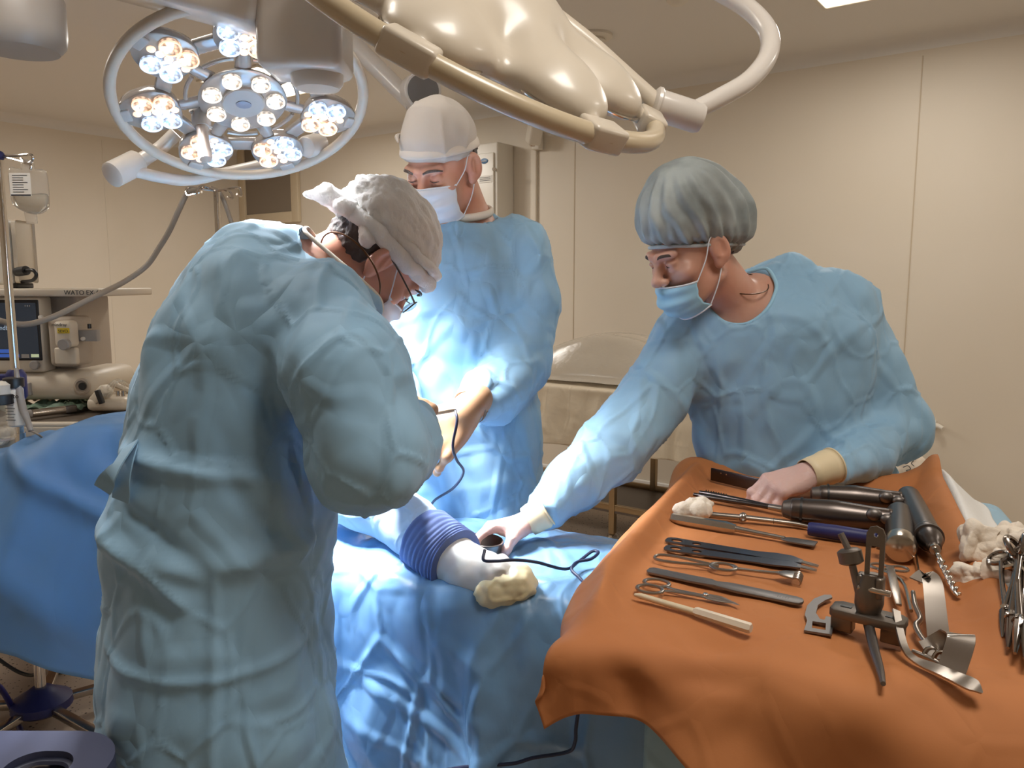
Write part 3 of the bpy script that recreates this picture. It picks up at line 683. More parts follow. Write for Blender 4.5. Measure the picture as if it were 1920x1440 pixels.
# ---- dark blue drape over the patient's upper body, at the left
def ad_top(x): px = 960+x/2.3*1480; return PY(px, float(np.interp(px, [-700, -260, 0, 110, 250, 420], [960, 905, 852, 800, 786, 790])), 2.3)[2]
def ad_hem(x): px = 960+x/2.1*1480*.98; return PY(px, float(np.interp(px, [-500, 0, 185, 420], [1150, 1232, 1308, 1340])), 2.1)[2]
def ad_prof(x):
    zt, zh = ad_top(x), ad_hem(x)
    return [(2.98, zt-.35), (2.85, zt-.06), (2.6, zt-.012), (2.36, zt), (2.28, zt-.02), (2.2, zt-.13), (2.14, zt*.5+zh*.5), (2.11, zh)]
def ad_disp(P, N):
    drop = smoothstep(1.0, .8, P[..., 2])*(P[..., 1] < 2.4)
    d = .035*fbm(P*np.array([2.6, 2.6, 1.1]), 21, 2)*(.3+drop)
    f1, f2 = facet(P*np.array([3.2, 3.2, 2.0]), 33); d += (.45-f1)*.05*(.35+.65*drop)
    for (x0, z0, x1, z1, a, w) in ((-1.55, .98, -1.0, .72, .03, .03), (-1.2, 1.0, -.95, .8, -.03, .05), (-1.75, .9, -1.2, .45, .022, .05), (-1.35, .98, -1.5, .4, .025, .06)):
        dx, dz = x1-x0, z1-z0; L = math.hypot(dx, dz); tt = ((P[..., 0]-x0)*dx+(P[..., 2]-z0)*dz)/L/L; ds = ((P[..., 0]-x0)*-dz+(P[..., 2]-z0)*dx)/L
        d += a*np.exp(-(ds/w)**2)*smoothstep(-.15, .15, tt)*smoothstep(1.2, .7, tt)*(P[..., 1] < 2.5)
    return P+N*d[..., None]
cloth('anaesthesia_drape', ad_prof, np.linspace(-2.35, -.74, 150), 110, ad_disp, M_BLUE, .0015, label='dark blue cloth drape hanging at the left behind the nearest surgeon', cat='drape')
# ---- instrument table: local axes
TW, TL, TO, TZ = V(.937, -.35, 0), V(.35, .937, 0), V(.128, 1.01, 0), .98
def tp(s, t, z=0.0): return TO+TW*s+TL*t+V(0, 0, TZ+z)
def tst(p): d = np.asarray(p)-TO; return float(d@TW), float(d@TL)
MT = np.stack([TW, TL, V(0, 0, 1)], 1)
it = thing('instrument_table', 'wheeled instrument table under the orange cloth', 'table', tp(.3, .5, -TZ))
obj('table_top', G().box(tp(.3, .48, -.035), (.60, .93, .04), MT, .01), M_STEEL, it)
for s, q in ((.06, .15), (.06, .85), (.54, .15), (.54, .85)):
    lg = obj('leg', G().cyl(tp(s, q, -.05), tp(s, q, -.92), .014), M_STEEL, it)
    obj('caster', G().cyl(tp(s-.012, q, -.945), tp(s+.012, q, -.945), .034), M_DARKPL, lg)
def fall(d, r=.03):                          # arc length past the edge -> (out, down)
    a = np.clip(d/r, 0, math.pi/2*.94); o = r*np.sin(a); h = r*(1-np.cos(a)); e = np.maximum(d-r*math.pi/2*.94, 0)
    return o+e*.10, h+e*.995
def table_cloth(name, s0, s1, t0, t1, SL, SR, TB, z, disp, m, th, ns, nt, lift=None, TF=0.0, rad=.03, shear=None, hem=None, **k):
    s, t = np.meshgrid(np.linspace(s0, s1, ns), np.linspace(t0, t1, nt), indexing='ij')
    if hem is not None: t = np.where(t < 0, t*hem(s), t)
    es = np.where(s < SL, s-SL, np.where(s > SR, s-SR, 0)); et = np.where(t < TF, t-TF, np.where(t > TB, t-TB, 0))
    d = np.hypot(es, et); o, h = fall(d, rad); dn = np.maximum(d, 1e-9); cor = np.minimum(np.abs(es), np.abs(et))/np.maximum(np.maximum(np.abs(es), np.abs(et)), 1e-9)
    o = o+d*.42*cor
    S = np.clip(s, SL, SR)+es/dn*o; T = np.clip(t, TF, TB)+et/dn*o; Z = z-h
    if lift is not None: Z = Z+lift(s, t)
    P = TO+S[..., None]*TW+T[..., None]*TL+(TZ+Z)[..., None]*V(0, 0, 1)
    if shear is not None: P = P+TW*shear(s, t)[..., None]
    N = np.cross(np.gradient(P, axis=0), np.gradient(P, axis=1)); N /= np.maximum(np.linalg.norm(N, axis=-1, keepdims=True), 1e-9)
    P = P+N*disp(P, s, t, d)[..., None]
    for _ in range(3):
        P[1:-1] = .5*P[1:-1]+.25*(P[2:]+P[:-2]); P[:, 1:-1] = .5*P[:, 1:-1]+.25*(P[:, 2:]+P[:, :-2])
    return obj(name, G().grid(P), m, smooth=180, solid=th, **k)
def b_disp(P, s, t, d): return .012*fbm(P*5, 51, 2)*smoothstep(0, .1, d)+.02*noise(np.stack([s*9, t*9, s*0], -1), 54)*smoothstep(.02, .2, d)
table_cloth('table_sheet', .05, .95, -.35, 1.1, -.02, .625, .97, -.012, b_disp, M_PALEB, .001, 110, 120, None, .06, label='pale blue sheet on the instrument table under the orange cloth', cat='sheet')
def o_lift(s, t):
    left = .030*np.exp(-((s+.008)/.024)**2)*smoothstep(-.02, .12, t)
    right = (.030+.022*smoothstep(.55, .95, t)*1.0)*smoothstep(.455, .515, s)*smoothstep(.05, .25, t)
    back = .034*smoothstep(.90, .965, t)*(1-.75*np.exp(-((s-.27)/.13)**2))
    return np.maximum(np.maximum(left, right), back)+.03*smoothstep(.88, .97, t)*smoothstep(.44, .52, s)
def o_disp(P, s, t, d):
    fl = smoothstep(.0, .08, d)*np.where(t < .02, 1.0, .15); e = .034*fbm(np.stack([s*6.5, t*5.5, s*0+.4], -1), 61, 2)*fl + .009*fbm(np.stack([s*8, t*8, s*0], -1), 65, 2)*smoothstep(.30, .0, t)
    f1, f2 = facet(np.stack([s*6, t*6, s*0+.5], -1), 70); e += (.42-f1)*.034*fl+(.42-f1)*.008*smoothstep(.35, .05, t)
    e += -.02*np.exp(-((s-.02-.25*(-t))/.03)**2)*fl*smoothstep(.02, -.05, t)
    return e
ns_, nt_ = 170, 230
table_cloth('instrument_cloth', -.092, .522, -.124, .985, -.018, .60, 1.2, .004, o_disp, M_ORANGE, .0012, ns_, nt_, o_lift, 0.0, .055, lambda s, t: np.interp(t, [-.2, 0, .2, .95, 1.1], [.012, -.012, -.036, .004, .01])*smoothstep(.16, .0, s), lambda s: 1+1.15*smoothstep(.02, .34, s), label='orange cloth spread over the instrument table', cat='cloth')
# white towel edge peeping out along the right of the orange cloth
R = []
for q in np.linspace(.12, .97, 60):
    w1, w2 = .008*noise(np.array([[q*14, 0, 0]]), 80)[0], .012*noise(np.array([[q*9, 2, 0]]), 81)[0]
    R.append([tp(.515, q, .020), tp(.528+w1, q, .036+.02*smoothstep(.6, .95, q)), tp(.548+w1, q, .03+w2), tp(.575+w1+w2, q, .006), tp(.60+w2, q, -.004)])
R = np.array(R); R2 = np.array([catmull(r, 6) for r in R]); obj('white_towel', G().grid(R2), M_TOWEL, smooth=180, solid=.003, label='white towel folded along the right rim of the orange cloth', cat='towel')
# ---- patient's wrapped lower leg and foot on the drape
legp = [PY(640, 925, 1.72), PY(730, 962, 1.68), PY(800, 1010, 1.60), PY(848, 1047, 1.55), PY(888, 1068, 1.505), PY(935, 1080, 1.465), PY(962, 1083, 1.455)]
LG = thing('patient_leg', 'wrapped lower leg of the lying patient, gloved foot end resting on the drape', 'leg', legp[3]-V(0, 0, .06))
def rough(g, amp, sc, seed):
    v = g.verts(); n = fbm(v*sc, seed, 2); c = v.mean(0); g.v = [v+ (np.stack([fbm(v*sc+9, seed+1, 2), fbm(v*sc+5, seed+2, 2), n], -1))*amp]; return g
obj('sleeve', rough(G().tube(legp[:4], [.066, .064, .060, .056], 28, 14), .006, 14, 90), mat('pale stocking', (176, 196, 216), .7, bump=[('crease', 14, .3, .006, (1, 1, 1))]), LG, smooth=180)
c0, c1 = catmull(np.array(legp), 40)[78], catmull(np.array(legp), 40)[128]
pth = catmull(np.array(legp), 40)[76:132]; rr_ = .0665+.0032*np.abs(np.sin(np.linspace(0, math.pi*9, len(pth))))-np.linspace(0, .004, len(pth)); rr_[:3] -= [.008, .004, .001]; rr_[-3:] -= [.001, .004, .008]
obj('ribbed_wrap', rough(G().tube(pth, rr_, 36), .003, 16, 95), mat('ribbed blue wrap', (84, 102, 150), .75), LG, smooth=180, label='ribbed blue elastic wrap')
sd = SDF(*[axis(a, b, .004) for a, b in zip(np.min(legp[3:], 0)-.1, np.max(legp[3:], 0)+.1)])
pf = np.array(legp)
for a, b, ra, rb in ((3, 4, .056, .047), (4, 5, .046, .041), (5, 6, .039, .034)): sd.u(s_cone(pf[a]-V(0, 0, .004), pf[b]-V(0, 0, .008), ra, rb), .02)
v, f = sd.mesh(); n = normals(v, f); f1, f2 = facet(v*34, 97); wgt = smoothstep(pf[4][0], pf[6][0], v[:, 0]); v = v+n*(((.45-f1)*.014)*(.15+wgt))[:, None]
obj('glove_cover', (v, f), mat('latex glove cover', (206, 204, 200), .5, sss=.1), LG, smooth=180, label='pale latex glove pulled over the foot')
wv = v[(wgt > .0)]; 
sd = SDF(*[axis(a, b, .004) for a, b in zip(pf[6]-.1, pf[6]+.06)])
sd.u(s_cone(pf[5]+V(-.01, -.018, -.022), pf[6]+V(.010, -.006, -.008), .036, .036), .01)
v, f = sd.mesh(); n = normals(v, f); f1, f2 = facet(v*46, 99); v = v+n*((.45-f1)*.007+.004*ridge(v*40, 98))[:, None]
obj('bunched_tip', (v, f), mat('bunched latex', (222, 210, 172), .5, sss=.1), LG, smooth=180, label='bunched cream glove tip')
# ================================================================== people
M_SKIN = mat('skin', (204, 156, 134), .45, sss=.12, var=((194, 130, 106), 9, 3, .35, .75), bump=[('noise', 260, .12, .0008, (1, 1, 1))])
M_SKIN2 = mat('skin of woman', (206, 162, 142), .42, sss=.12, var=((198, 140, 118), 9, 3, .35, .75))
M_GOWN = mat('surgical gown', (146, 186, 214), .62, sheen=.1, bump=[('crease', 7.5, .55, .006, (1, 1, .7)), ('facet', 13, .35, .006, (1, 1, .8)), ('noise', 700, .06, .0004, (1, 1, 1))], var=((134, 174, 204), 4, 3, .35, .68))
M_MASKW = mat('white mask', (224, 228, 236), .7); M_MASKB = mat('blue mask', (150, 196, 222), .65)
M_HAIR = mat('dark hair', (62, 48, 42), .55, bump=[('noise', 240, .8, .003, (1, 1, .15))])
M_CAPW = mat('crinkled white cap', (238, 236, 234), .6, sss=.5, rad=(.04, .04, .04), bump=[('noise', 130, .7, .004, (1, 1, .45)), ('noise', 300, .5, .002, (1, 1, 1))])
M_CAPF = mat('cotton cap', (196, 188, 180), .8, bump=[('noise', 30, .2, .004, (1, 1, 1))]); M_CAPB = mat('cotton cap band', (218, 208, 196), .75)
M_EYE = mat('eye white', (214, 206, 200), .2); M_IRIS = mat('iris', (48, 40, 36), .15); M_GOLD = mat('necklace', (96, 68, 46), .3, .9)
M_GLOVEP = mat('translucent latex glove', (206, 172, 164), .42, sss=.15, bump=[('crease', 60, .2, .001, (1, 1, 1))]); M_GLOVEC = mat('cream glove cuff', (226, 208, 172), .5)
M_GLOVEB = mat('brown orthopaedic glove', (158, 122, 92), .42, sss=.05); M_WIRE = mat('glasses frame', (74, 66, 60), .3, .8)
M_UNDER = mat('undershirt', (222, 212, 198), .8)
def hframe(f, u):                            # head axes: x = person's left... columns (side, forward, up)
    f = unit(f); u = unit(np.asarray(u, float)-f*np.dot(u, f)); return np.stack([np.cross(f, u), f, u], 1)
def head_sdf(sd, C, M, nape, female=0, lid=.6, ears=(1, 1)):
    w = lambda p: C+M@np.asarray(p, float); sc = .95 if female else 1.0
    e = lambda c, r, k: sd.u(s_ell(w(np.array(c)*sc), np.array(r)*sc, M), k)
    e((0, -.012, .035), (.075, .097, .088), .012); e((0, .035, -.03), (.061, .058, .082), .02)
    sd.u(s_cone(w((0, .066, -.098)), w((0, .055, -.085)), .024*sc, .03*sc), .02)
    for x in (-1, 1):
        sd.u(s_cone(w((.054*x, -.004, -.062)), w((.018*x, .066, -.098)), .016, .018), .02)
        sd.u(s_ell(w((.043*x, .064, -.018)), (.024, .02, .018), M), .02)                 # cheekbone
        sd.u(s_cone(w((.012*x, .092, .030)), w((.046*x, .076, .030)), .010, .008), .012)   # brow ridge
        sd.cut(s_ell(w((.031*x, .102, .006)), (.019, .015, .012), M), .012)               # socket
        sd.u(s_ell(w((.031*x, .0765, .006)), (.0135, .0135, .0125), M), .003)             # eyeball and lids
        sd.u(s_ell(w((.031*x, .0785, .0115)), (.0155, .0135, .0085*lid+.003), M), .003)    # upper lid
        sd.u(s_ell(w((.031*x, .0775, -.0025-.0035*(1-lid))), (.0145, .0125, .005), M), .004)
    sd.u(s_cone(w((0, .088, .020)), w((0, .110, -.018)), .0085, .0115), .014)
    sd.u(s_ell(w((0, .112, -.022)), (.0125, .0125, .0105), M), .008)
    for x in (-1, 1): sd.u(s_ell(w((.0125*x, .100, -.026)), (.0085, .011, .008), M), .006)
    sd.u(s_ell(w((0, .088, -.058)), (.022, .014, .008), M), .012); sd.u(s_ell(w((0, .086, -.069)), (.018, .013, .007), M), .01)
    for x, on in zip((-1, 1), ears):
        if not on: continue
        Me = M @ np.array(Matrix.Rotation(x*.45, 3, 'Z'))
        sd.u(s_ell(w((.081*x, -.014, -.002)), (.011, .023, .035), Me), .005); sd.u(s_ell(w((.0765*x, -.004, -.031)), (.008, .011, .013), Me), .006)
        sd.cut(s_ell(w((.0945*x, -.010, .003)), (.0105, .0145, .0235), Me), .003); sd.u(s_cone(w((.084*x, -.004, -.014)), w((.083*x, -.012, .012)), .0042, .0035), .003)
    sd.u(s_cone(w((0, -.035, -.05)), nape, .056*sc, .062*sc), .03)
def eyes(C, M, parent, female=0, gaze=(0, .8, -.5), hide=()):
    sc = .95 if female else 1.0
    for i, x in enumerate((-1, 1)):
        if i in hide: continue
        c = C+M@(np.array([.031*x, .0765, .006])*sc); d = M@unit(gaze)
        o = obj('eye', G().ell(c, (.0137*sc,)*3, M), M_EYE, parent)
        obj('iris', G().ell(c+d*.0098*sc, (.0062, .0062, .0046), frame(d)[:, [1, 2, 0]]), M_IRIS, o)
        g = G(); P = [C+M@(np.array(p)*sc) for p in ((.014*x, .1045, .030), (.028*x, .102, .0350), (.044*x, .0915, .033), (.053*x, .079, .027))]
        g.tube(P, [.0016, .0024, .0022, .0010], 8, 6, flat=(1, 1.5)); obj('eyebrow', g, M_HAIR, parent)
        P = [C+M@(np.array(p)*sc) for p in ((.019*x, .0905, .0060), (.031*x, .0942, .0045), (.043*x, .0890, .0050))]
        obj('eyelashes', G().tube(P, [.0008, .0013, .0008], 6, 6), M_HAIR, parent)
def mask(C, M, m, parent, top=-.012, bot=-.112, name='mask', dx=1.0, pleats=3, yo=0.0, nb=.017, tilt=0.0, sc=1.0):
    U = np.linspace(-1, 1, 41); Vv = np.linspace(0, 1, 40); P = np.zeros((41, 40, 3))
    for i, u in enumerate(U):
        for j, v in enumerate(Vv):
            th = u*1.18; z = top+(bot-top)*v + .012*abs(u)**1.5*(1-2*v)*-1
            bul = math.sin(math.pi*min(max(v*.92+.06, 0), 1)); ry = .078+.022*bul+nb*math.exp(-((v-.12)/.22)**2)*math.exp(-(u/.25)**2); rx = .073-.012*v**2
            y = ry*math.cos(th)**.8+.022-.02*v**3; x = rx*math.sin(th)
            pl = .0035*math.sin(v*math.pi*2*pleats)*math.cos(u*1.2)
            P[i, j] = ((x*dx), y+pl+yo, z+tilt*(y-.05))
    W = C+(P*sc).reshape(-1, 3)@M.T; o = obj(name, G().grid(W.reshape(41, 40, 3)), m, parent, smooth=180, solid=.0014)
    edge = M_MASKW
    for j, nm in ((0, 'nose_wire'), (39, 'lower_hem')): obj(nm, G().tube(W.reshape(41, 40, 3)[:, j], .0022, 6, 1), edge, o)
    Wg = W.reshape(41, 40, 3)
    for i, x in ((0, -1), (40, 1)):
        e0 = C+M@(sc*np.array([.080*x, -.004, .030])); e1_ = C+M@(sc*np.array([.083*x, -.03, .0])); e2_ = C+M@(sc*np.array([.078*x, -.012, -.032]))
        mid = lambda a, b: (a+b)/2+M@np.array([.006*x, 0, 0])
        obj('ear_loop', G().tube([Wg[i, 1], mid(Wg[i, 1], e0), e0, e1_, e2_, mid(e2_, Wg[i, 38]), Wg[i, 38]], .0014, 6, 5), edge, o)
    return o
def rows3(rows):                             # (py, left px, right px, depth, half depth) -> ellipse rows
    out = []
    for py, l, r, Y, ry in rows:
        a, b = PY(l, py, Y), PY(r, py, Y); out.append((a[2], (a[0]+b[0])/2, Y, (b[0]-a[0])/2, ry, 0))
    return out
def gown_mesh(sd, seed, amp=1.0, smooth=2, folds=None):
    v, f = sd.mesh(); v = relax(v, f, smooth); n = normals(v, f)
    d = .011*fbm(v*np.array([6.5, 6.5, 3.6]), seed, 3)
    f1, f2 = facet(v*np.array([8.5, 8.5, 6.0])+.35*np.stack([noise(v*6, seed+1), noise(v*6, seed+2), noise(v*6, seed+3)], -1), seed)
    d += (.45-f1)*.019 + np.clip(.07-f2, 0, 1)*.06
    g1, g2 = facet(v*np.array([17, 17, 13])+.3*np.stack([noise(v*9, seed+4), noise(v*9, seed+5), noise(v*9, seed+6)], -1), seed+9); d += (.45-g1)*.0065
    d += np.clip(np.abs(noise(v*np.array([5, 5, 2.6]), seed+30))*-7+.7, 0, 1)*.005
    if folds is not None: d += folds(v)
    return v+n*(amp*d)[:, None], f
def hand(sd, wrist, x, z, side, curls, palm=.088, wd=1.0, thumb=None, s=1.0, spread=.05, k=.006):
    """x: towards the fingers, z: out of the back of the hand, side +1 right / -1 left; curls: per finger (mcp, pip, dip) degrees"""
    x = unit(x); z = unit(np.asarray(z, float)-x*np.dot(z, x)); y = np.cross(z, x)*side     # y towards the thumb
    W = np.asarray(wrist, float); at = lambda a, b, c=0: W+(x*a+y*b*wd+z*c)*s
    sd.u(s_cone(at(-.05, 0), at(.0, 0), .027*s, .026*s), .02)
    for b0, b1 in ((.014, .030), (.004, .011), (-.006, -.009), (-.015, -.028)): sd.u(s_cone(at(.004, b0, -.002), at(palm-.004*abs(b1)/.03, b1, 0), .0175*s, .0125*s), .014)
    sd.u(s_ell(at(.04, .024, -.012), np.array((.030, .016, .016))*s, np.stack([x, y, z], 1)), .016)
    sd.u(s_ell(at(.04, -.022, -.010), np.array((.030, .013, .013))*s, np.stack([x, y, z], 1)), .016)
    LN = ((.044, .026, .020), (.049, .030, .021), (.045, .028, .020), (.036, .021, .018)); BS = (.030, .0105, -.0095, -.0285); RD = (.0098, .0100, .0095, .0085); PX = (0, .004, 0, -.008)
    nails = []
    for i in range(4):
        p = at(palm+PX[i], BS[i]); a = 0; d0 = unit(x+y*spread*(1.5-i)); r = RD[i]*s
        for q, (L, c) in enumerate(zip(LN[i], curls[i])):
            a += math.radians(c); dv = d0*math.cos(a)-z*math.sin(a); p2 = p+dv*L*s; r2 = r*(.90 if q < 2 else .82)
            sd.u(s_cone(p, p2, r, r2), k if q else .010)
            if q < 2: sd.u(s_ell(p2+(d0*math.sin(a)+z*math.cos(a))*r*.12, (r*.98,)*3), .004)
            p, r = p2, r2
        nails.append(p)
    if thumb is not None:
        T = [at(*t) for t in thumb]; sd.u(s_cone(T[0], T[1], .0165*s, .0125*s), .016); sd.u(s_cone(T[1], T[2], .0122*s, .0108*s), .006); sd.u(s_cone(T[2], T[3], .0110*s, .0085*s), .005)
    return at
def edge_ring(v, a, d, r0, r1, L, nb=56):    # where a gown ends along its neck opening
    d = unit(d); Mx = frame(d); q = v-np.asarray(a); t = q@d; y, z = q@Mx[:, 1], q@Mx[:, 2]; rad = np.hypot(y, z); ok = (np.abs(rad-(r0+(r1-r0)*np.clip(t/L, 0, 1))) < .012) & (t > -.03) & (t < L*.9)
    ph = np.arctan2(z, y); R = []
    for b in np.linspace(-math.pi, math.pi, nb, endpoint=False):
        m = ok & (np.abs((ph-b+math.pi) % (2*math.pi)-math.pi) < .12)
        R.append(v[m][np.argmax(t[m])] if m.any() else [np.nan]*3)
    R = np.array(R); g_ = ~np.isnan(R[:, 0]); i = np.arange(nb)
    for c in range(3): R[:, c] = np.interp(i, i[g_], R[g_, c], period=nb)
    for _ in range(3): R = .5*R+.25*(np.roll(R, 1, 0)+np.roll(R, -1, 0))
    return R
def bounds(*P, pad=.1): P = np.concatenate([np.asarray(p).reshape(-1, 3) for p in P]); return P.min(0)-pad, P.max(0)+pad
def sleeve(sd, P, R, k=.03):
    for i in range(len(P)-1): sd.u(s_cone(P[i], P[i+1], R[i], R[i+1]), k)
def body_mesh(C, M, nape, rows, arms, female, lid, seed, ears=(1, 1), legs=None):
    lo, hi = bounds([C-V(.16, .16, .18), C+V(.16, .16, .17)], [[r[1]-r[3], r[2]-r[4], r[0]] for r in rows], [[r[1]+r[3], r[2]+r[4], r[0]] for r in rows], *[a for a, _ in arms], pad=.06)
    lo[2] = .02; h = .0026
    sd = SDF(axis(lo[0], hi[0], .014, (C[0]-.135, C[0]+.135, h)), axis(lo[1], hi[1], .014, (C[1]-.135, C[1]+.135, h)), axis(lo[2], hi[2], .014, (C[2]-.15, C[2]+.15, h)))
    sd.u(s_loft([(r[0], r[1], r[2], r[3]*.80, r[4]*.78, r[5]) for r in rows]), .02)
    for P, R in arms: sleeve(sd, P, R, .04)
    z0 = min(r[0] for r in rows); b = min(rows, key=lambda r: r[0])
    for x in (-1, 1): sd.u(s_cone((b[1]+x*.072, b[2], max(z0, .75)), (b[1]+x*.085, b[2], .09), .07, .045), .04); sd.u(s_cone((b[1]+x*.085, b[2], .07), (b[1]+x*.095, b[2]-.12, .055), .045, .035), .02)
    head_sdf(sd, C, M, nape, female, lid, ears)
    v, f = sd.mesh(); return relax(v, f, 1, .4), f
def gown_axes(rows, arms, h, zmax=None, pad=.05):
    lo, hi = bounds([[r[1]-r[3], r[2]-r[4], r[0]] for r in rows], [[r[1]+r[3], r[2]+r[4], r[0]] for r in rows], *[np.asarray(a)+q for a, rr in arms for q in (-max(rr), max(rr))], pad=pad)
    lo[2] = rows[0][0] if rows[0][0] < rows[-1][0] else rows[-1][0]
    return SDF(axis(lo[0], hi[0], h), axis(lo[1], hi[1], h), axis(lo[2]-.02, hi[2], h))
def ring_of(C, ax, r, n=48, flat=1.0, up=(0, 0, 1)):
    Mx = frame(ax, up); t = np.linspace(0, 2*math.pi, n, endpoint=False); return C+r*(np.cos(t)[:, None]*Mx[:, 1]+flat*np.sin(t)[:, None]*Mx[:, 2])
# ------------------------------------------------------------------ surgeon nearest the camera
R1 = rows3([(1500, 216, 638, 1.25, .20), (1440, 218, 632, 1.25, .20), (1300, 202, 626, 1.25, .20), (1200, 203, 615, 1.26, .195), (1100, 210, 612, 1.27, .19), (1000, 216, 622, 1.28, .185), (940, 230, 618, 1.28, .18), (880, 243, 606, 1.28, .175),
            (800, 261, 600, 1.29, .17), (720, 273, 612, 1.30, .17), (640, 294, 636, 1.31, .17), (560, 328, 650, 1.33, .165), (500, 368, 622, 1.35, .15), (460, 400, 585, 1.37, .12), (430, 436, 552, 1.38, .08), (414, 470, 512, 1.385, .03)])
zlow = PY(400, 1500, 1.25)[2]; R1 = [(.30, R1[0][1], 1.25, R1[0][3]*1.02, .21, 0)]+R1
C1 = PY(705, 482, 1.53); M1 = hframe((.42, .38, -.82), (.80, .22, .50)); N1 = PY(600, 512, 1.475)
A1r = [PY(600, 580, 1.26), PY(652, 700, 1.17), PY(694, 856, 1.13), PY(746, 828, 1.27), PY(774, 800, 1.42)]; Q1r = [.088, .090, .080, .064, .046]
A1l = [PY(560, 560, 1.45), PY(640, 760, 1.56), PY(730, 850, 1.62)]; Q1l = [.08, .07, .05]
p1 = thing('person', 'surgeon in blue gown with crinkled white cap, bending over nearest the camera, back to us', 'person', (R1[0][1], 1.27, 0), 'surgical team')
obj('body', body_mesh(C1, M1, N1, R1, [(A1r, [.05, .048, .042, .036, .028]), (A1l, [.05, .045, .03]), ([PY(565, 545, 1.42), PY(585, 500, 1.45)], [.06, .045])], 0, .5, 1, (1, 1)), M_SKIN, p1, smooth=180)
sd = gown_axes(R1, [(A1r, Q1r), (A1l, Q1l)], .0062)
sd.u(s_loft(R1), .02); sleeve(sd, A1r, Q1r, .035); sleeve(sd, A1l, Q1l, .05)
sd.u(s_cone(PY(560, 500, 1.40), PY(650, 560, 1.38), .075, .07), .05)
nd = unit(PY(735, 480, 1.5)-PY(585, 540, 1.36)); cb = PY(628, 515, 1.385)
sd.cut(s_half(cb+nd*.012, nd, cb-.16, cb+.20), .012) if False else None
sd.cut(s_cone(cb+nd*.01, cb+nd*.30, .088, .13), .012)
XF, ZA, ZB = PY(383, 1250, 1.05)[0], PY(400, 1030, 1.10)[2], PY(400, 1250, 1.06)[2]
def folds1(v):                               # straight packing folds of the gown and the sag over its tie
    x, z = v[:, 0], v[:, 2]; q = (x-XF)/.2; fr = v[:, 1] < 1.2
    r = .006*np.exp(-((x-XF)/.008)**2)*smoothstep(ZA, ZA-.06, z) + .007*np.exp(-((z-ZB+.03*(1-q*q))/.009)**2)*(np.abs(q) < 1.2) + .016*np.exp(-((z-ZA-.02+.05*(1-q*q))/.022)**2)*(np.abs(q) < 1.3)
    for k, (x0, z0, x1, z1) in enumerate(((-.62, 1.16, -.42, 1.02), (-.60, 1.20, -.36, 1.16), (-.34, 1.20, -.28, 1.02), (-.58, 1.07, -.46, .98), (-.42, 1.18, -.33, 1.04))):
        dx, dz = x1-x0, z1-z0; L = math.hypot(dx, dz); tt = ((x-x0)*dx+(z-z0)*dz)/L/L; r = r+(.013 if k % 2 else -.011)*np.exp(-((-(x-x0)*dz+(z-z0)*dx)/L/.014)**2)*smoothstep(-.1, .2, tt)*smoothstep(1.1, .8, tt)
    return r*fr*smoothstep(1.1, .75, np.abs(q))
v, f = gown_mesh(sd, 101, folds=folds1); v1g = v; obj('gown', (v, f), M_GOWN, p1, smooth=180)
# ties of the gown at the hip
g = G()
for q in ([(246, 832, 1.15), (226, 862, 1.10), (206, 892, 1.09), (192, 918, 1.10)], [(247, 836, 1.15), (238, 870, 1.11), (230, 905, 1.10), (226, 938, 1.11)]): g.ribbon(catmull(np.array([PY(*a) for a in q]), 6), .026, .002, V(.85, -.3, .4))
obj('gown_tie', g, M_GOWN, p1)
obj('undershirt_collar', G().tube(edge_ring(v1g, cb+nd*.01, nd, .088, .13, .29), .0038, 8, closed=True), M_UNDER, p1, smooth=180)
rg = ring_of(cb+nd*.035, nd+V(.05, 0, .25), .071, 120); g = G()
for i in range(0, 120, 2): g.ell(rg[i], (.0028, .0028, .0028), None, 6, 4)
obj('necklace', G().tube(rg, .0016, 6, closed=True), M_GOLD, p1)
# cap: crinkled crown, rolled band, gathered knot at the nape
w1 = lambda p: C1+M1@np.asarray(p, float)
sd = SDF(*[axis(c-.19, c+.19, .0034) for c in C1])
sd.u(s_ell(w1((0, -.022, .048)), (.089, .118, .088), M1), .01)
sd.cut(s_half(w1((0, .02, .034)), M1@unit((0, .42, -1)), C1-.19, C1+.19), .01)
v, f = sd.mesh(); n = normals(v, f); L = (v-C1)@M1; f1, f2 = facet(v*95, 111); v = v+n*(.003*fbm(v*18, 112, 2)+.0045*noise(L*np.array([70, 14, 60]), 113)+.0034*noise(L*np.array([130, 30, 120]), 114)+(.45-f1)*.0020)[:, None]
cap1 = obj('bouffant_cap', (v, f), M_CAPW, p1, smooth=180, label='crinkled white disposable cap')
def band(C, M, pts, r, seed, fl=(1, 1.0), amp=.004, nn=14):
    g = G().tube([C+M@np.array(p) for p in pts], r, nn, 5, closed=True, flat=fl); v = g.verts(); g.v = [v+np.stack([fbm(v*40, seed+i, 3) for i in range(3)], -1)*amp]; return g
t = np.linspace(0, 2*math.pi, 20, endpoint=False)
bp = [(.083*math.sin(a), .002+.106*math.cos(a)-.012, .030+.028*math.cos(a)) for a in t]
obj('rolled_band', band(C1, M1, bp, .0165, 120, (1, 1)), M_CAPW, cap1, smooth=180)
bp = [(.087*math.sin(a), .002+.104*math.cos(a)-.014, .052+.028*math.cos(a)) for a in t]
obj('rolled_band', band(C1, M1, bp, .011, 124, (1, 1)), M_CAPW, cap1, smooth=180)
sd = SDF(*[axis(c-.13, c+.13, .0034) for c in w1((0, -.13, .03))])
for a, b, ra, rb in (((.0, -.115, .0), (.01, -.148, -.02), .026, .018), ((.01, -.148, -.02), (.012, -.165, -.05), .016, .007), ((.03, -.1, .01), (.045, -.125, -.01), .024, .016), ((.05, -.08, .02), (.07, -.06, .0), .022, .018)): sd.u(s_cone(w1(a), w1(b), ra, rb), .012)
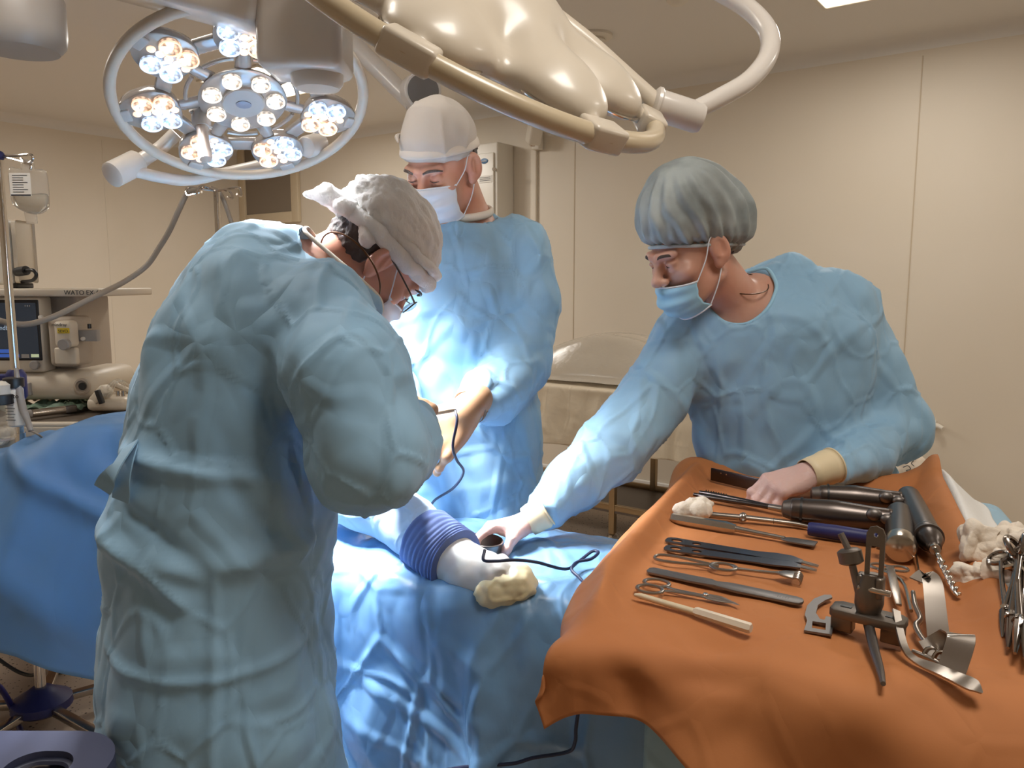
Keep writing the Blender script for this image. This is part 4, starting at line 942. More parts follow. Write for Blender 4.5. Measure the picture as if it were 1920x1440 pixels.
v, f = sd.mesh(); n = normals(v, f); f1, f2 = facet(v*80, 131); v = v+n*((.45-f1)*.003+.004*fbm(v*45, 132, 3))[:, None]
obj('gathered_knot', (v, f), M_CAPW, cap1, smooth=180)
# nape hair
def hair_patch(C, M, lo_z, parent, seed, r=(.0795, .1015, .092), y0=-.025, sc=1.0, cut2=None):
    sd = SDF(*[axis(c-.15, c+.15, .0036) for c in C]); w = lambda p: C+M@np.asarray(p, float)
    sd.u(s_ell(w((0, -.014, .026)), np.array(r)*sc, M), .01); sd.u(s_ell(w((0, -.045, -.03)), np.array((.062, .05, .045))*sc, M), .02)
    sd.cut(s_half(w((0, y0, 0)), M@unit((0, 1, .0)), C-.15, C+.15), .008); sd.cut(s_half(w((0, -.03, lo_z)), M@unit((0, .30, -1)), C-.15, C+.15), .008)
    v, f = sd.mesh(); n = normals(v, f); v = v+n*(.004*fbm(v*np.array([90, 90, 90]), seed, 3))[:, None]; return obj('hair', (v, f), M_HAIR, parent, smooth=180)
hair_patch(C1, M1, -.048, p1, 140)
eyes(C1, M1, p1, 0, (0, .9, -.3)); mask(C1, M1, M_MASKW, p1)
# glasses
g = G()
for x in (-1, 1):
    g.tube([w1(q) for q in ((.058*x, .099, .014), (.055*x, .103, -.008), (.040*x, .109, -.014), (.020*x, .112, -.008), (.016*x, .112, .012), (.036*x, .108, .018))], .0015, 7, 5, closed=True)
    g.tube([w1(q) for q in ((.062*x, .097, .012), (.078*x, .06, .013), (.083*x, .0, .014), (.08*x, -.03, .004))], [.0022, .0017, .0017, .0014], 7, 5)
g.tube([w1((-.016, .112, .008)), w1((0, .117, .011)), w1((.016, .112, .008))], .0013, 6, 4)
gl = obj('glasses', g, M_WIRE, p1)
for x in (-1, 1): obj('lens', G().ell(w1((.038*x, .1075, .002)), (.0195, .001, .015), M1), M_CLEAR, gl)
# right hand in a tan glove, closed on the pencil
sd = SDF(*[axis(a, b, .0027) for a, b in zip(*bounds([PY(778, 800, 1.5)], pad=.14))])
hand(sd, PY(764, 808, 1.45), (.12, .75, .38), (.30, -.2, .9), 1, [(45, 55, 35), (50, 60, 40), (55, 62, 40), (58, 62, 40)], thumb=((.02, .025, -.02), (.05, .04, -.025), (.08, .03, -.035), (.10, .015, -.04)))
v, f = sd.mesh(); obj('glove', (v, f), M_GLOVEB, p1, smooth=180, label='tan surgical glove')
# ------------------------------------------------------------------ surgeon facing us
R2 = rows3([(1500, 690, 1052, 2.06, .17), (1000, 690, 1036, 2.06, .165), (900, 692, 1028, 2.06, .165), (800, 694, 1018, 2.06, .165), (700, 697, 1000, 2.06, .16), (620, 698, 996, 2.06, .155), (540, 698, 996, 2.06, .15), (480, 706, 985, 2.06, .14), (440, 728, 965, 2.07, .12), (410, 762, 938, 2.08, .10), (386, 800, 915, 2.09, .075), (372, 835, 890, 2.10, .05)])
R2 = [(.25, R2[0][1], 2.06, R2[0][3], .18, 0)]+R2[1:]
C2 = PY(829, 314, 1.975); M2 = hframe((-.40, -.72, -.50), (-.13, -.40, .9)); N2 = PY(880, 425, 2.08)
A2l = [PY(968, 462, 2.06), PY(984, 570, 2.05), PY(978, 690, 1.99), PY(925, 738, 1.86), PY(884, 762, 1.76)]; Q2l = [.082, .083, .078, .062, .042]
A2r = [PY(735, 470, 2.06), PY(700, 640, 1.98), PY(760, 800, 1.78)]; Q2r = [.08, .07, .05]
p2 = thing('person', 'standing surgeon in blue gown facing us, grey cotton cap and white mask, brown gloves', 'person', (R2[0][1], 2.06, 0), 'surgical team')
obj('body', body_mesh(C2, M2, N2, R2, [(A2l, [.05, .05, .045, .038, .028]), (A2r, [.05, .045, .03])], 0, .95, 2), M_SKIN, p2, smooth=180)
sd = gown_axes(R2, [(A2l, Q2l), (A2r, Q2r)], .0072)
sd.u(s_loft(R2), .02); sleeve(sd, A2l, Q2l, .028); sleeve(sd, A2r, Q2r, .03)
nd2 = unit(V(-.06, -.28, 1)); cb2 = PY(868, 405, 2.055)
sd.cut(s_cone(cb2+nd2*.0, cb2+nd2*.25, .084, .13), .01)
v, f = gown_mesh(sd, 201); obj('gown', (v, f), M_GOWN, p2, smooth=180)
obj('undershirt_collar', G().tube(ring_of(cb2+nd2*.008, nd2, .074, 48), .006, 10, closed=True, flat=(1, 1.7)), M_UNDER, p2, smooth=180)
w2 = lambda p: C2+M2@np.asarray(p, float)
sd = SDF(*[axis(c-.20, c+.20, .004) for c in w2((0, 0, .07))])
sd.u(s_ell(w2((0, -.012, .066)), (.084, .104, .080), M2), .01); sd.u(s_ell(w2((0, -.030, .092)), (.060, .068, .054), M2), .04)
sd.cut(s_half(w2((0, .05, .042)), M2@unit((0, .25, -1)), C2-.2, C2+.3), .006)
v, f = sd.mesh(); n = normals(v, f); v = v+n*(.006*fbm(v*9, 211, 2)+.004*ridge(v*8, 212))[:, None]
cap2 = obj('cotton_cap', (v, f), M_CAPF, p2, smooth=180, label='grey cotton surgical cap')
bp = [(.0845*math.sin(a), -.012+.1045*math.cos(a), .052+.022*math.cos(a)) for a in t]
obj('cap_band', band(C2, M2, bp, .0135, 220, (.35, 1), .0006, 12), M_CAPB, cap2, smooth=180)
obj('cap_fold', G().tube([w2(q) for q in ((.045, .085, .100), (.07, .05, .098), (.088, .01, .085), (.086, -.04, .065))], [.002, .006, .006, .003], 8, 6), M_CAPF, cap2)
obj('top_knot', G().tube([w2(q) for q in ((.02, -.02, .138), (.04, -.02, .150), (.052, -.03, .140))], [.008, .007, .004], 8, 4), M_CAPF, cap2)
hair_patch(C2, M2, -.03, p2, 240); eyes(C2, M2, p2, 0, (0, .75, -.6)); mask(C2, M2, M_MASKW, p2, top=-.004, bot=-.118)
sd = SDF(*[axis(a, b, .0027) for a, b in zip(*bounds([PY(845, 800, 1.70)], pad=.16))])
sd.u(s_cone(PY(888, 755, 1.765), PY(868, 775, 1.735), .036, .034), .01)
hand(sd, PY(868, 778, 1.73), (-.62, -.30, -.62), (.05, -.92, .35), -1, [(18, 25, 15), (24, 30, 20), (28, 34, 20), (32, 36, 20)], wd=1.25, thumb=((.02, .026, -.01), (.045, .045, -.012), (.075, .05, -.02), (.10, .045, -.03)), s=1.08)
v, f = sd.mesh(); obj('glove', (v, f), M_GLOVEB, p2, smooth=180, label='brown surgical glove on his left hand')
ca = unit(PY(872, 772, 1.735)-PY(890, 755, 1.77)); g = G()
for q in range(3): g.torus(PY(884, 760, 1.755)+ca*(.008*q-.008), ca, .037+.001*q, .0028, 28, 7)
obj('glove_cuff', g, mat('glove cuff brown', (112, 84, 60), .5), p2)
# ------------------------------------------------------------------ woman at the instrument table
R3 = rows3([(1500, 1320, 1720, 1.97, .14), (1000, 1306, 1690, 1.96, .14), (900, 1309, 1680, 1.96, .14), (860, 1311, 1655, 1.95, .14), (800, 1302, 1640, 1.95, .142), (740, 1282, 1640, 1.94, .145), (680, 1256, 1640, 1.94, .145), (620, 1238, 1640, 1.93, .14), (580, 1256, 1610, 1.93, .13), (550, 1300, 1580, 1.94, .115), (522, 1362, 1548, 1.95, .09), (503, 1415, 1505, 1.96, .05)])
R3 = [(.25, R3[0][1], 1.97, R3[0][3], .15, 0)]+R3[1:]
C3 = PY(1296, 472, 1.80); M3 = hframe((-.81, -.37, -.45), (-.38, -.18, .90)); N3 = PY(1395, 585, 1.90)
A3l = [PY(1572, 580, 1.96), PY(1622, 680, 1.97), PY(1672, 795, 1.96), PY(1622, 855, 1.84), PY(1562, 884, 1.705)]; Q3l = [.088, .086, .088, .074, .044]
A3r = [PY(1288, 640, 1.92), PY(1232, 735, 1.88), PY(1150, 845, 1.80), PY(1080, 905, 1.75), PY(1030, 953, 1.69)]; Q3r = [.085, .084, .076, .064, .046]
p3 = thing('person', 'woman in blue gown and grey-green bouffant cap, reaching left from the instrument table', 'person', (R3[0][1], 1.97, 0), 'surgical team')
obj('body', body_mesh(C3, M3, N3, R3, [(A3l, [.045, .045, .04, .034, .026]), (A3r, [.045, .045, .04, .034, .026])], 1, .42, 3), M_SKIN2, p3, smooth=180)
sd = gown_axes(R3, [(A3l, Q3l), (A3r, Q3r)], .0066)
sd.u(s_loft(R3), .02); sleeve(sd, A3l, Q3l, .022); sleeve(sd, A3r, Q3r, .022); sd.u(s_cone(PY(1480, 530, 1.96), PY(1575, 570, 1.96), .06, .075), .05)
cb3 = PY(1386, 550, 1.885); nd3 = unit(V(-.30, -.36, .88))
sd.cut(s_cone(cb3-nd3*.01, cb3+nd3*.25, .078, .10), .01); sd.cut(s_ell(PY(1385, 560, 1.83), (.055, .07, .045)), .02)
v, f = gown_mesh(sd, 301); v3g = v; obj('gown', (v, f), M_GOWN, p3, smooth=180)
obj('neck_binding', G().tube(edge_ring(v3g, cb3-nd3*.01, nd3, .078, .10, .26), .0045, 8, closed=True), M_MASKB, p3, smooth=180)
obj('necklace', G().tube(ring_of(cb3+nd3*.03, unit(nd3+V(.35, 0, 0)), .072, 60), .0013, 6, closed=True), M_GOLD, p3)
w3 = lambda p: C3+M3@np.asarray(p, float)
M_BOUF = mat('grey-green bouffant', (160, 168, 168), .6, bump=[('noise', 60, .4, .003, (1, 1, 1))], var=((128, 136, 136), 11, 3, .4, .62))
sd = SDF(*[axis(c-.22, c+.22, .0038) for c in w3((0, -.04, .08))])
sd.u(s_ell(w3((0, -.032, .080)), (.105, .124, .098), M3), .01); sd.u(s_ell(w3((0, -.035, .125)), (.070, .080, .075), M3), .05); sd.u(s_ell(w3((0, -.095, .05)), (.085, .068, .07), M3), .03)
sd.u(s_ell(w3((0, -.075, .02)), (.092, .075, .085), M3), .04); sd.cut(s_half(w3((0, .09, .024)), M3@unit((0, .45, -1)), C3-.25, C3+.3), .012)
v, f = sd.mesh(); n = normals(v, f); L = (v-C3)@M3; an = np.arctan2(L[:, 0], L[:, 1]+.03); lz = L[:, 2]-.45*(L[:, 1]-.09); hgt = smoothstep(.05, .10, lz)*smoothstep(.28, .14, lz)
d = .0055*np.sin(an*17+1.6*noise(L*14, 311))*(.35+.65*hgt)*smoothstep(.2, .15, L[:, 2]) + .003*np.sin(an*33+2*noise(L*20, 312))*smoothstep(.14, .06, lz) + .004*fbm(v*14, 313, 2)-.010*smoothstep(.075, .045, lz)
cap3 = obj('bouffant_cap', (v+n*d[:, None], f), M_BOUF, p3, smooth=180, label='grey-green gathered bouffant cap')
el = [(.0775*math.sin(a), -.020+.106*math.cos(a), .054+.45*(-.020+.106*math.cos(a)-.09)) for a in t]
obj('elastic_band', band(C3, M3, el, .0042, 320, (1, 1), .0006, 8), mat('cap elastic', (176, 186, 190), .6), cap3, smooth=180)
hair_patch(C3, M3, -.028, p3, 340, (.077, .098, .088), -.015, .97)
sd = SDF(*[axis(c-.07, c+.07, .0035) for c in w3((0, -.10, -.01))]); sd.u(s_ell(w3((0, -.095, -.005)), (.045, .03, .03), M3), .01); v, f = sd.mesh(); n = normals(v, f)
obj('hair_bun', (v+n*(.005*fbm(v*70, 341, 2))[:, None], f), M_HAIR, p3, smooth=180)
eyes(C3, M3, p3, 1, (0, .85, -.35)); mask(C3, M3, M_MASKB, p3, top=-.031, bot=-.125, yo=-.001, nb=.003, tilt=-.12)
def wglove(name, wrist, x, z, side, curls, thumb, lab, cuff, sc=.95):
    lo, hi = bounds([np.asarray(wrist)+unit(x)*.05], pad=.15); sd = SDF(*[axis(a, b, .0026) for a, b in zip(lo, hi)])
    hand(sd, wrist, x, z, side, curls, thumb=thumb, s=sc); v, f = sd.mesh(); o = obj(name, (v, f), M_GLOVEP, p3, smooth=180, label=lab)
    a, b = cuff; ax = unit(np.asarray(b)-a); L = np.linalg.norm(np.asarray(b)-a); g = G()
    rr_ = [.033, .0345, .036, .0375, .0385]; g.lathe([(L*q/4, r+.001*math.sin(q*9)) for q, r in enumerate(rr_)], a, ax, 32, cap=False); g.torus(np.asarray(a)+ax*L, ax, .038, .0022, 32, 7)
    obj('cuff', g, M_GLOVEC, o, smooth=180, solid=.0015, label='cream rolled glove cuff'); return o
wl = PY(1512, 890, 1.655)
wglove('glove', wl, (-.88, -.32, -.20), (-.22, -.42, .88), -1, [(38, 42, 20), (46, 52, 30), (50, 54, 30), (52, 55, 30)], ((.02, .024, -.02), (.05, .036, -.03), (.08, .03, -.04), (.105, .018, -.045)), 'latex glove on her left hand over the tools', (wl, wl+unit(V(.88, .32, .20))*.072))
wr = PY(990, 978, 1.68)
wglove('glove', wr, (-.97, -.14, -.10), (-.10, .25, .95), 1, [(30, 55, 40), (34, 58, 42), (38, 58, 42), (44, 58, 42)], ((.022, .026, -.015), (.045, .044, -.03), (.062, .045, -.052), (.072, .036, -.072)), 'latex glove on her right hand holding the cup', (wr, PY(1026, 956, 1.68)))
# ================================================================== instruments on the orange cloth
ZT = TZ+.0085
def on(px, py, h=0.0): return PZ(px, py, ZT+h)
def lay(a, b, h=0.0):                        # local frame of a tool lying from pixel a to pixel b: x along it, z up
    A, B = on(*a, h), on(*b, h); x = unit(B-A); y = np.cross(V(0, 0, 1), x); return A, np.stack([x, y, V(0, 0, 1)], 1), float(np.linalg.norm(B-A))
def tool(name, label, cat, a, b, group=None, h=0.0):
    A, M, L = lay(a, b, h); return thing(name, label, cat, A, group, M), L
def strip(g, prof, th, bend=None):           # prof: (x, half width left, half width right); flat bar
    pts = [(x, l) for x, l, r in prof]+[(x, -r) for x, l, r in prof[::-1]]; return g.prism(pts, th, bev=min(.0008, th*.3))
M_PLT = mat('white instrument plastic', (214, 200, 180), .4)
M_GAUZE = mat('gauze', (226, 214, 198), .9, bump=[('noise', 220, .5, .002, (1, 1, 1))])
# pen
t, L = tool('surgical_marker', 'white plastic pen lying nearest the front edge of the cloth', 'pen', (1190, 1120), (1408, 1188))
obj('barrel', G().tube([(0, 0, .004), (.01, 0, .005), (L*.55, 0, .006)], [.0022, .0042, .0048], 12), mat('ivory plastic', (206, 190, 160), .4), t)
obj('cap', G().tube([(L*.54, 0, .007), (L*.56, 0, .007), (L*.99, 0, .007), (L, 0, .007)], [.0055, .0068, .0074, .006], 6), M_PLT, t)
# scissors
t, L = tool('surgical_scissors', 'curved steel scissors with two finger rings', 'scissors', (1200, 1100), (1390, 1136))
def scissors(t, L, s=1.0, lock=False):
    for k, sg in enumerate((1, -1)):
        g = G(); g.torus((.021*s, sg*.0165*s, .004+.002*k), (0, 0, 1), .0155*s, .0025*s, 28, 8); g.v[-1] = (g.v[-1]-[.021*s, 0, 0])*[1.25, 1, 1]+[.021*s, 0, 0]
        P = [(.037*s, sg*.010*s, .004), (L*.35, sg*.0045*s, .004), (L*.62, 0, .004), (L*.70, -sg*.003*s, .004)]
        g.tube(P, [.0026*s, .0026*s, .0042*s, .0042*s], 8, 4, flat=(1, .6)); h = obj('handle', g, M_TOOL, t)
        g = G(); g.tube([(L*.68, -sg*.003*s, .004+.001*k), (L*.8, -sg*.0035*s-.001, .004+.001*k), (L*.92, -.006*s, .005), (L, -.013*s, .006)], [.005*s, .0052*s, .0035*s, .0008], 8, 5, flat=(1, .35)); obj('blade', g, M_TOOL, t)
    obj('pivot_screw', G().cyl((L*.66, 0, .002), (L*.66, 0, .0088), .0038*s, n=14), M_CHROME, t)
scissors(t, L)
# flat periosteal elevator
t, L = tool('bone_rasp', 'flat grey steel bar with rounded ends and a narrow waist', 'elevator', (1215, 1071), (1506, 1132))
g = G(); strip(g, [(0, .006, .006), (.005, .012, .012), (L*.32, .0125, .0125), (L*.42, .0135, .0105), (L*.46, .0085, .009), (L*.52, .0135, .0115), (L*.6, .0148, .0142), (L*.95, .0132, .0132), (L*.985, .0105, .0105), (L, .004, .004)], .0042); obj('bar', g, mat('matt tool steel', (128, 124, 122), .45, .9), t)
for q in range(5): obj('engraving', G().box((L*(.85+.016*q), 0, .00425), (.001, .007, .0006)), M_SATIN, t)
# rake retractor
t, L = tool('rake_retractor', 'steel rake retractor with looped wire handle and bent prongs', 'retractor', (1228, 1049), (1500, 1090))
g = G(); g.tube([(.105, 0, .005), (.07, .008, .005), (.03, .015, .005), (.006, .012, .005), (0, 0, .005), (.006, -.012, .005), (.03, -.015, .005), (.07, -.008, .005), (.105, 0, .005)], .0026, 8, 6); obj('loop_handle', g, M_TOOL, t)
g = G().torus((.113, 0, .005), (0, 0, 1), .0155, .0028, 26, 8); g.v[-1] = (g.v[-1]-[.113, 0, 0])*[1.3, 1, 1]+[.113, 0, 0]; obj('finger_ring', g, M_TOOL, t)
obj('shaft', G().tube([(.13, 0, .005), (L*.72, 0, .006), (L*.86, 0, .008)], [.003, .0024, .003], 10, 3), M_TOOL, t)
g = G(); strip(g, [(L*.84, .003, .003), (L*.90, .013, .013), (L*.96, .017, .017)], .003); g.v[-1] = g.v[-1]+[0, 0, .007]; obj('head', g, M_TOOL, t)
for q in range(5): obj('prong', G().tube([(L*.955, -.014+.007*q, .0085), (L*.99, -.014+.007*q, .0095), (L*1.01, -.014+.007*q, .004), (L*1.005, -.014+.007*q, -.0005)], [.0019, .0019, .0017, .0009], 7, 4), M_TOOL, t)
# two nested plate retractors
for k, (a, b, lab) in enumerate((((1246, 1028), (1532, 1068), 'perforated flat retractor with forked tip, the nearer of a matching pair'), ((1249, 1013), (1536, 1060), 'perforated flat retractor with forked tip, the farther of a matching pair'))):
    t, L = tool('plate_retractor', lab, 'retractor', a, b, 'matching plate retractors'); w = .0150
    out = [(0, .007), (.004, .0125), (.012, w), (L*.6, w*.85), (L*.72, w*1.15), (L*.83, w*1.0), (L*.9, w*.55)]
    bot = [(x, -y) for x, y in out[::-1]]
    hol = [[(cx+r*1.35*math.cos(q), r*math.sin(q)) for q in np.linspace(0, 2*math.pi, 16, endpoint=False)] for cx, r in ((.020, .0078), (.056, .0062))]
    g = G(); g.prism(out+bot, .0028, holes=hol)
    def bendv(v): v = v.copy(); e = np.clip(v[:, 0]/L-.62, 0, 1); v[:, 1] -= .20*e**2*L*.9; v[:, 2] += .06*np.clip(e, 0, .2)*L*.8-.35*np.clip(e-.2, 0, 1)**1.0*L*.25; return v
    g.v = [bendv(v) for v in g.v]; obj('plate', g, mat('dark blue steel', (104, 104, 110), .35, 1.0), t)
    for q in range(3): gg = G().tube([(L*.88, -.003+.003*q, .0015), (L*.95, -.004+.004*q, .002), (L*1.0, -.0045+.0045*q, .0025)], [.0018, .0014, .0005], 6, 3); gg.v = [bendv(v) for v in gg.v]; obj('tine', gg, M_TOOL, t)
# osteotome
t, L = tool('osteotome', 'steel chisel with bright hexagonal handle and flat blade', 'chisel', (1258, 978), (1530, 1024))
obj('handle', G().tube([(0, 0, .008), (.003, 0, .008), (L*.40, 0, .008), (L*.47, 0, .0075)], [.008, .0105, .0105, .0075], 6), M_STEEL, t, smooth=20)
obj('shaft', G().tube([(L*.46, 0, .0075), (L*.6, 0, .0062), (L*.8, 0, .0045)], [.006, .0048, .004], 12, 4), M_TOOL, t)
g = G(); strip(g, [(L*.78, .006, .006), (L*.83, .013, .013), (L, .014, .014)], .003); g.v[-1] = g.v[-1]+[0, 0, .002]; obj('blade', g, mat('matt tool steel', (128, 124, 122), .45, .9), t)
# long lever with a collar
t, L = tool('bone_lever', 'rounded steel lever with a knobbed collar halfway, below the white gauze', 'lever', (1283, 966), (1538, 992))
obj('handle', G().tube([(0, 0, .007), (.006, 0, .007), (L*.2, -.003, .007), (L*.42, -.001, .007)], [.004, .0058, .0062, .006], 14, 4), M_TOOL, t)
obj('collar', G().ell((L*.445, 0, .008), (.0085, .0095, .0095)).ell((L*.45, -.009, .005), (.0035, .006, .0035)), M_TOOL, t)
obj('shaft', G().tube([(L*.46, 0, .008), (L*.68, .001, .007), (L*.85, -.001, .006), (L, -.013, .003)], [.006, .0056, .005, .0022], 12, 5, flat=(1.1, .8)), M_TOOL, t)
obj('joint_line', G().torus((L*.67, .001, .007), (1, 0, 0), .0057, .0005, 18, 5), M_DARKPL, t)
# bone cutter handles
t, L = tool('bone_cutter', 'dark steel bone cutter with two serrated handles, behind the gauze', 'cutter', (1306, 932), (1500, 972))
for sg in (1, -1): obj('handle', G().tube([(0, sg*.012+.002, .008), (.03, sg*.013, .009), (L*.35, sg*.010, .010), (L*.62, sg*.004, .011), (L*.74, 0, .011)], [.005, .0066, .0066, .006, .007], 12, 5, flat=(1, .8)), mat('dark tool steel', (84, 78, 76), .3, 1.0), t)
for q in range(9): obj('serration', G().box((.012+.006*q, .0195, .010), (.0016, .002, .009)), M_DARKPL, t)
obj('jaw', G().tube([(L*.72, 0, .011), (L*.85, .002, .011), (L*.98, .003, .009)], [.008, .009, .003], 12, 4, flat=(1, .8)), M_TOOL, t)
# dark slab retractor at the back edge
t, L = tool('flat_retractor', 'broad dark steel bar at the back left corner of the tray', 'retractor', (1330, 902), (1462, 934))
obj('bar', G().box((L/2, .006, .016), (L, .005, .030), None, .0015), mat('dark tool steel', (84, 78, 76), .3, 1.0), t)
for x in (.03, .045): obj('rivet', G().cyl((x, .0025, .024), (x, .0035, .024), .0016, n=10), M_CHROME, t)
# gauze wads
def wad(name, c, r, seed, lab, amp=.012, M=None, group=None):
    sd = SDF(*[axis(q-max(r)*1.6, q+max(r)*1.6, max(max(r)/34, .0013)) for q in c]); R_ = random.Random(seed)
    for i in range(7):
        o = np.array([R_.uniform(-.6, .6)*r[0], R_.uniform(-.6, .6)*r[1], R_.uniform(-.35, .35)*r[2]]); sd.u(s_ell(np.asarray(c)+(o if M is None else M@o), np.array(r)*R_.uniform(.42, .62), M), max(r)*.18)
    v, f = sd.mesh(); n = normals(v, f); s = .16/max(r); f1, f2 = facet(v*s*9+.4*np.stack([noise(v*s*7, seed+q_) for q_ in (5, 6, 7)], -1), seed+3); g1, g2 = facet(v*s*22, seed+9); v = v+n*((.45-f1)*amp*.8+.35*amp*fbm(v*s*9, seed, 2)+.4*amp*ridge(v*s*7, seed+4)+(.45-g1)*amp*.22)[:, None]
    v[:, 2] = np.maximum(v[:, 2], c[2]-r[2]*.95); return obj(name, (v, f), M_GAUZE, smooth=180, label=lab, cat='gauze', group=group)
wad('gauze_swab', on(1303, 950, .022), (.040, .022, .022), 5, 'small crumpled white gauze swab at the left rim of the orange cloth', .008)
# ---- battery power tools
def pistol(name, lab, a, b, c, d, hr, br, up=0.0):
    A, B, C_, D = on(*a, up+hr), on(*b, up+hr), on(*c, up+br), on(*d, up+br); t = thing(name, lab, 'power tool', (A+B)/2-V(0, 0, hr))
    x = unit(B-A); L = np.linalg.norm(B-A)
    obj('handle', G().tube([A, A+x*.004, A+x*L*.12, A+x*L*.45, A+x*L*.8, B], [hr*.72, hr*.86, hr*.92, hr*1.05, hr*.86, hr*.8], 26, 5), M_GUN, t, smooth=180)
    obj('end_band', G().tube([A+x*L*.10, A+x*L*.125], [hr*1.02, hr*1.02], 26), M_DARKPL, t)
    obj('end_cap', G().tube([A-x*.016, A-x*.013, A+x*.002], [hr*.35, hr*.62, hr*.78], 22), M_SATIN, t)
    y = unit(D-C_); Lb = np.linalg.norm(D-C_); q = unit(np.cross(V(0, 0, 1), x))
    obj('barrel', G().tube([C_, C_+y*.006, C_+y*Lb*.5, D-y*.004, D], [br*.7, br, br*1.03, br, br*.9], 28, 4), M_GUN, t, smooth=180)
    obj('trigger', G().ell(B-x*.030+y*.018+V(0, 0, hr*.45), (.014, .010, .012), frame(x)), M_SATIN, t); obj('trigger', G().ell(B-x*.008+y*.026+V(0, 0, hr*.3), (.012, .009, .010), frame(x)), M_SATIN, t)
    return t, C_, D, y
t, C_, D, y = pistol('surgical_saw', 'dark metal battery saw lying in front of the drill, its blunt head towards us', (1482, 955), (1672, 975), (1686, 962), (1688, 1020), .0255, .0235)
obj('head_cap', G().tube([D-y*.006, D+y*.012, D+y*.026, D+y*.030], [.0255, .0262, .0235, .017], 28), M_STEEL, t)
obj('blade_clamp', G().tube([D+y*.006+unit(np.cross(y, V(0, 0, 1)))*q_ for q_ in (.018, .036)], [.014, .012], 18), M_SATIN, t)
t, C_, D, y = pistol('surgical_drill', 'dark metal battery drill at the back with a spiral bit pointing to us', (1535, 928), (1690, 940), (1703, 930), (1738, 1000), .024, .022, .004)
z0 = D
ch = [z0+y*q_ for q_ in (0, .004, .018, .022, .040, .046, .062, .066, .080, .083)]
obj('chuck', G().tube(ch, [.0225, .0235, .0235, .021, .0205, .019, .015, .0125, .0115, .009], 26), M_GUN, t)
obj('knurled_ring', G().tube([z0+y*.018, z0+y*.026], [.0242, .0242], 40, flat=(1, 1)), M_SATIN, t)
obj('bit_collar', G().tube([z0+y*.079, z0+y*.092], [.0092, .0088], 16), M_STEEL, t)
tip = on(1797, 1117, .006); s0 = z0+y*.09; ax = unit(tip-s0); Lb = np.linalg.norm(tip-s0); Mx = frame(ax); g = G()
g.tube([s0, s0+ax*Lb*.30], [.0042, .0042], 12)
for ph in (0, math.pi):
    P = [s0+ax*(Lb*(.28+.72*q_))+(Mx[:, 1]*math.cos(ph+q_*20)+Mx[:, 2]*math.sin(ph+q_*20))*.0032*(1 if q_ < .95 else .5) for q_ in np.linspace(0, 1, 90)]
    g.tube(P, [.0031]*85+[.0028, .0024, .0018, .0012, .0006], 8)
obj('spiral_bit', g, M_CHROME, t, smooth=180)
# navy handled driver under the saw
t, L = tool('navy_driver', 'driver with thick navy blue handle lying in front of the saw', 'driver', (1516, 1003), (1690, 1028))
obj('grip', G().tube([(0, 0, .012), (.003, 0, .012), (L*.3, 0, .012), (L*.6, 0, .012), (L*.72, 0, .012), (L*.75, 0, .012)], [.008, .0125, .0135, .0122, .013, .009], 20, 3), M_NAVY, t)
obj('shaft', G().tube([(L*.74, 0, .012), (L, 0, .010)], [.005, .0045], 12), M_TOOL, t)
# small curved hook plate
t, L = tool('hook_plate', 'small flat steel hook with a square window, front middle of the cloth', 'hook', (1536, 1190), (1540, 1116))
W_ = .001*1.0; s_ = L/.075
out = [(0, .020), (.0, -.016), (.030, -.020), (.031, -.008), (.024, -.006), (.024, .000), (.034, .006), (.050, .004), (.062, -.006), (.070, -.016), (.075, -.014), (.073, -.004), (.062, .010), (.046, .019), (.028, .021), (.018, .017)]
hol = [[(.006, -.008), (.006, .010), (.018, .010), (.018, -.008)]]
g = G(); g.prism([(x*s_, y_*.95) for x, y_ in out], .003, holes=[[(x*s_, y_*.95) for x, y_ in h_] for h_ in hol]); obj('plate', g, mat('matt tool steel', (128, 124, 122), .45, .9), t)
# drilling jig standing on two blocks
bc = on(1626, 1190, 0); jig = thing('drilling_jig', 'grey steel alignment jig standing on two block feet with a slotted upright', 'jig', bc)
Yj = bc[1]; P_ = lambda px, py, dy=0.0: PY(px, py, Yj+dy)
jx = unit(P_(1675, 1160, -.02)-P_(1575, 1140, .02)); jx[2] = 0; jx = unit(jx); jy = np.cross(V(0, 0, 1), jx); MJ = np.stack([jx, jy, V(0, 0, 1)], 1)
zt = P_(1625, 1150)[2]; hf = max(zt-ZT-.006, .02); M_JIG = mat('cast grey steel', (118, 110, 102), .42, .9)
cj = V(bc[0], bc[1], 0)
obj('base_plate', G().prism([(-.046, -.012), (-.040, -.019), (.040, -.019), (.046, -.012), (.046, .012), (.038, .019), (-.038, .019), (-.046, .012)], .012, MJ, cj+V(0, 0, ZT+hf-.004), .002), M_JIG, jig)
for x in (-.031, .031):
    obj('block_foot', G().box(cj+jx*x+V(0, 0, ZT+hf/2-.001), (.027, .022, hf), MJ, .002), M_JIG, jig)
    obj('slot', G().box(cj+jx*x*.9+V(0, 0, ZT+hf+.0083), (.014, .006, .001), MJ), M_DARKPL, jig)
zc = ZT+hf+.008
obj('column', G().tube([cj+V(0, 0, zc-.002), cj+V(0, 0, zc+.012), cj+V(0, 0, zc+.03), cj+V(0, 0, zc+.052)], [.0135, .017, .017, .011], 20, 3, flat=(1.1, .8), up=(0, 1, 0)), M_JIG, jig)
for sg in (-1, 1): obj('clamp_cheek', G().box(cj+jx*sg*.012+V(0, 0, zc+.036), (.010, .020, .030), MJ, .004), M_JIG, jig)
obj('clamp_bolt', G().cyl(cj+jx*-.02+V(0, -.012, zc+.034), cj+jx*.02+V(0, -.012, zc+.034), .004, n=14), M_STEEL, jig)
su = [(-.0115, 0), (.0115, 0), (.0115, .062), (.008, .070), (.0, .073), (-.008, .070), (-.0115, .062)]
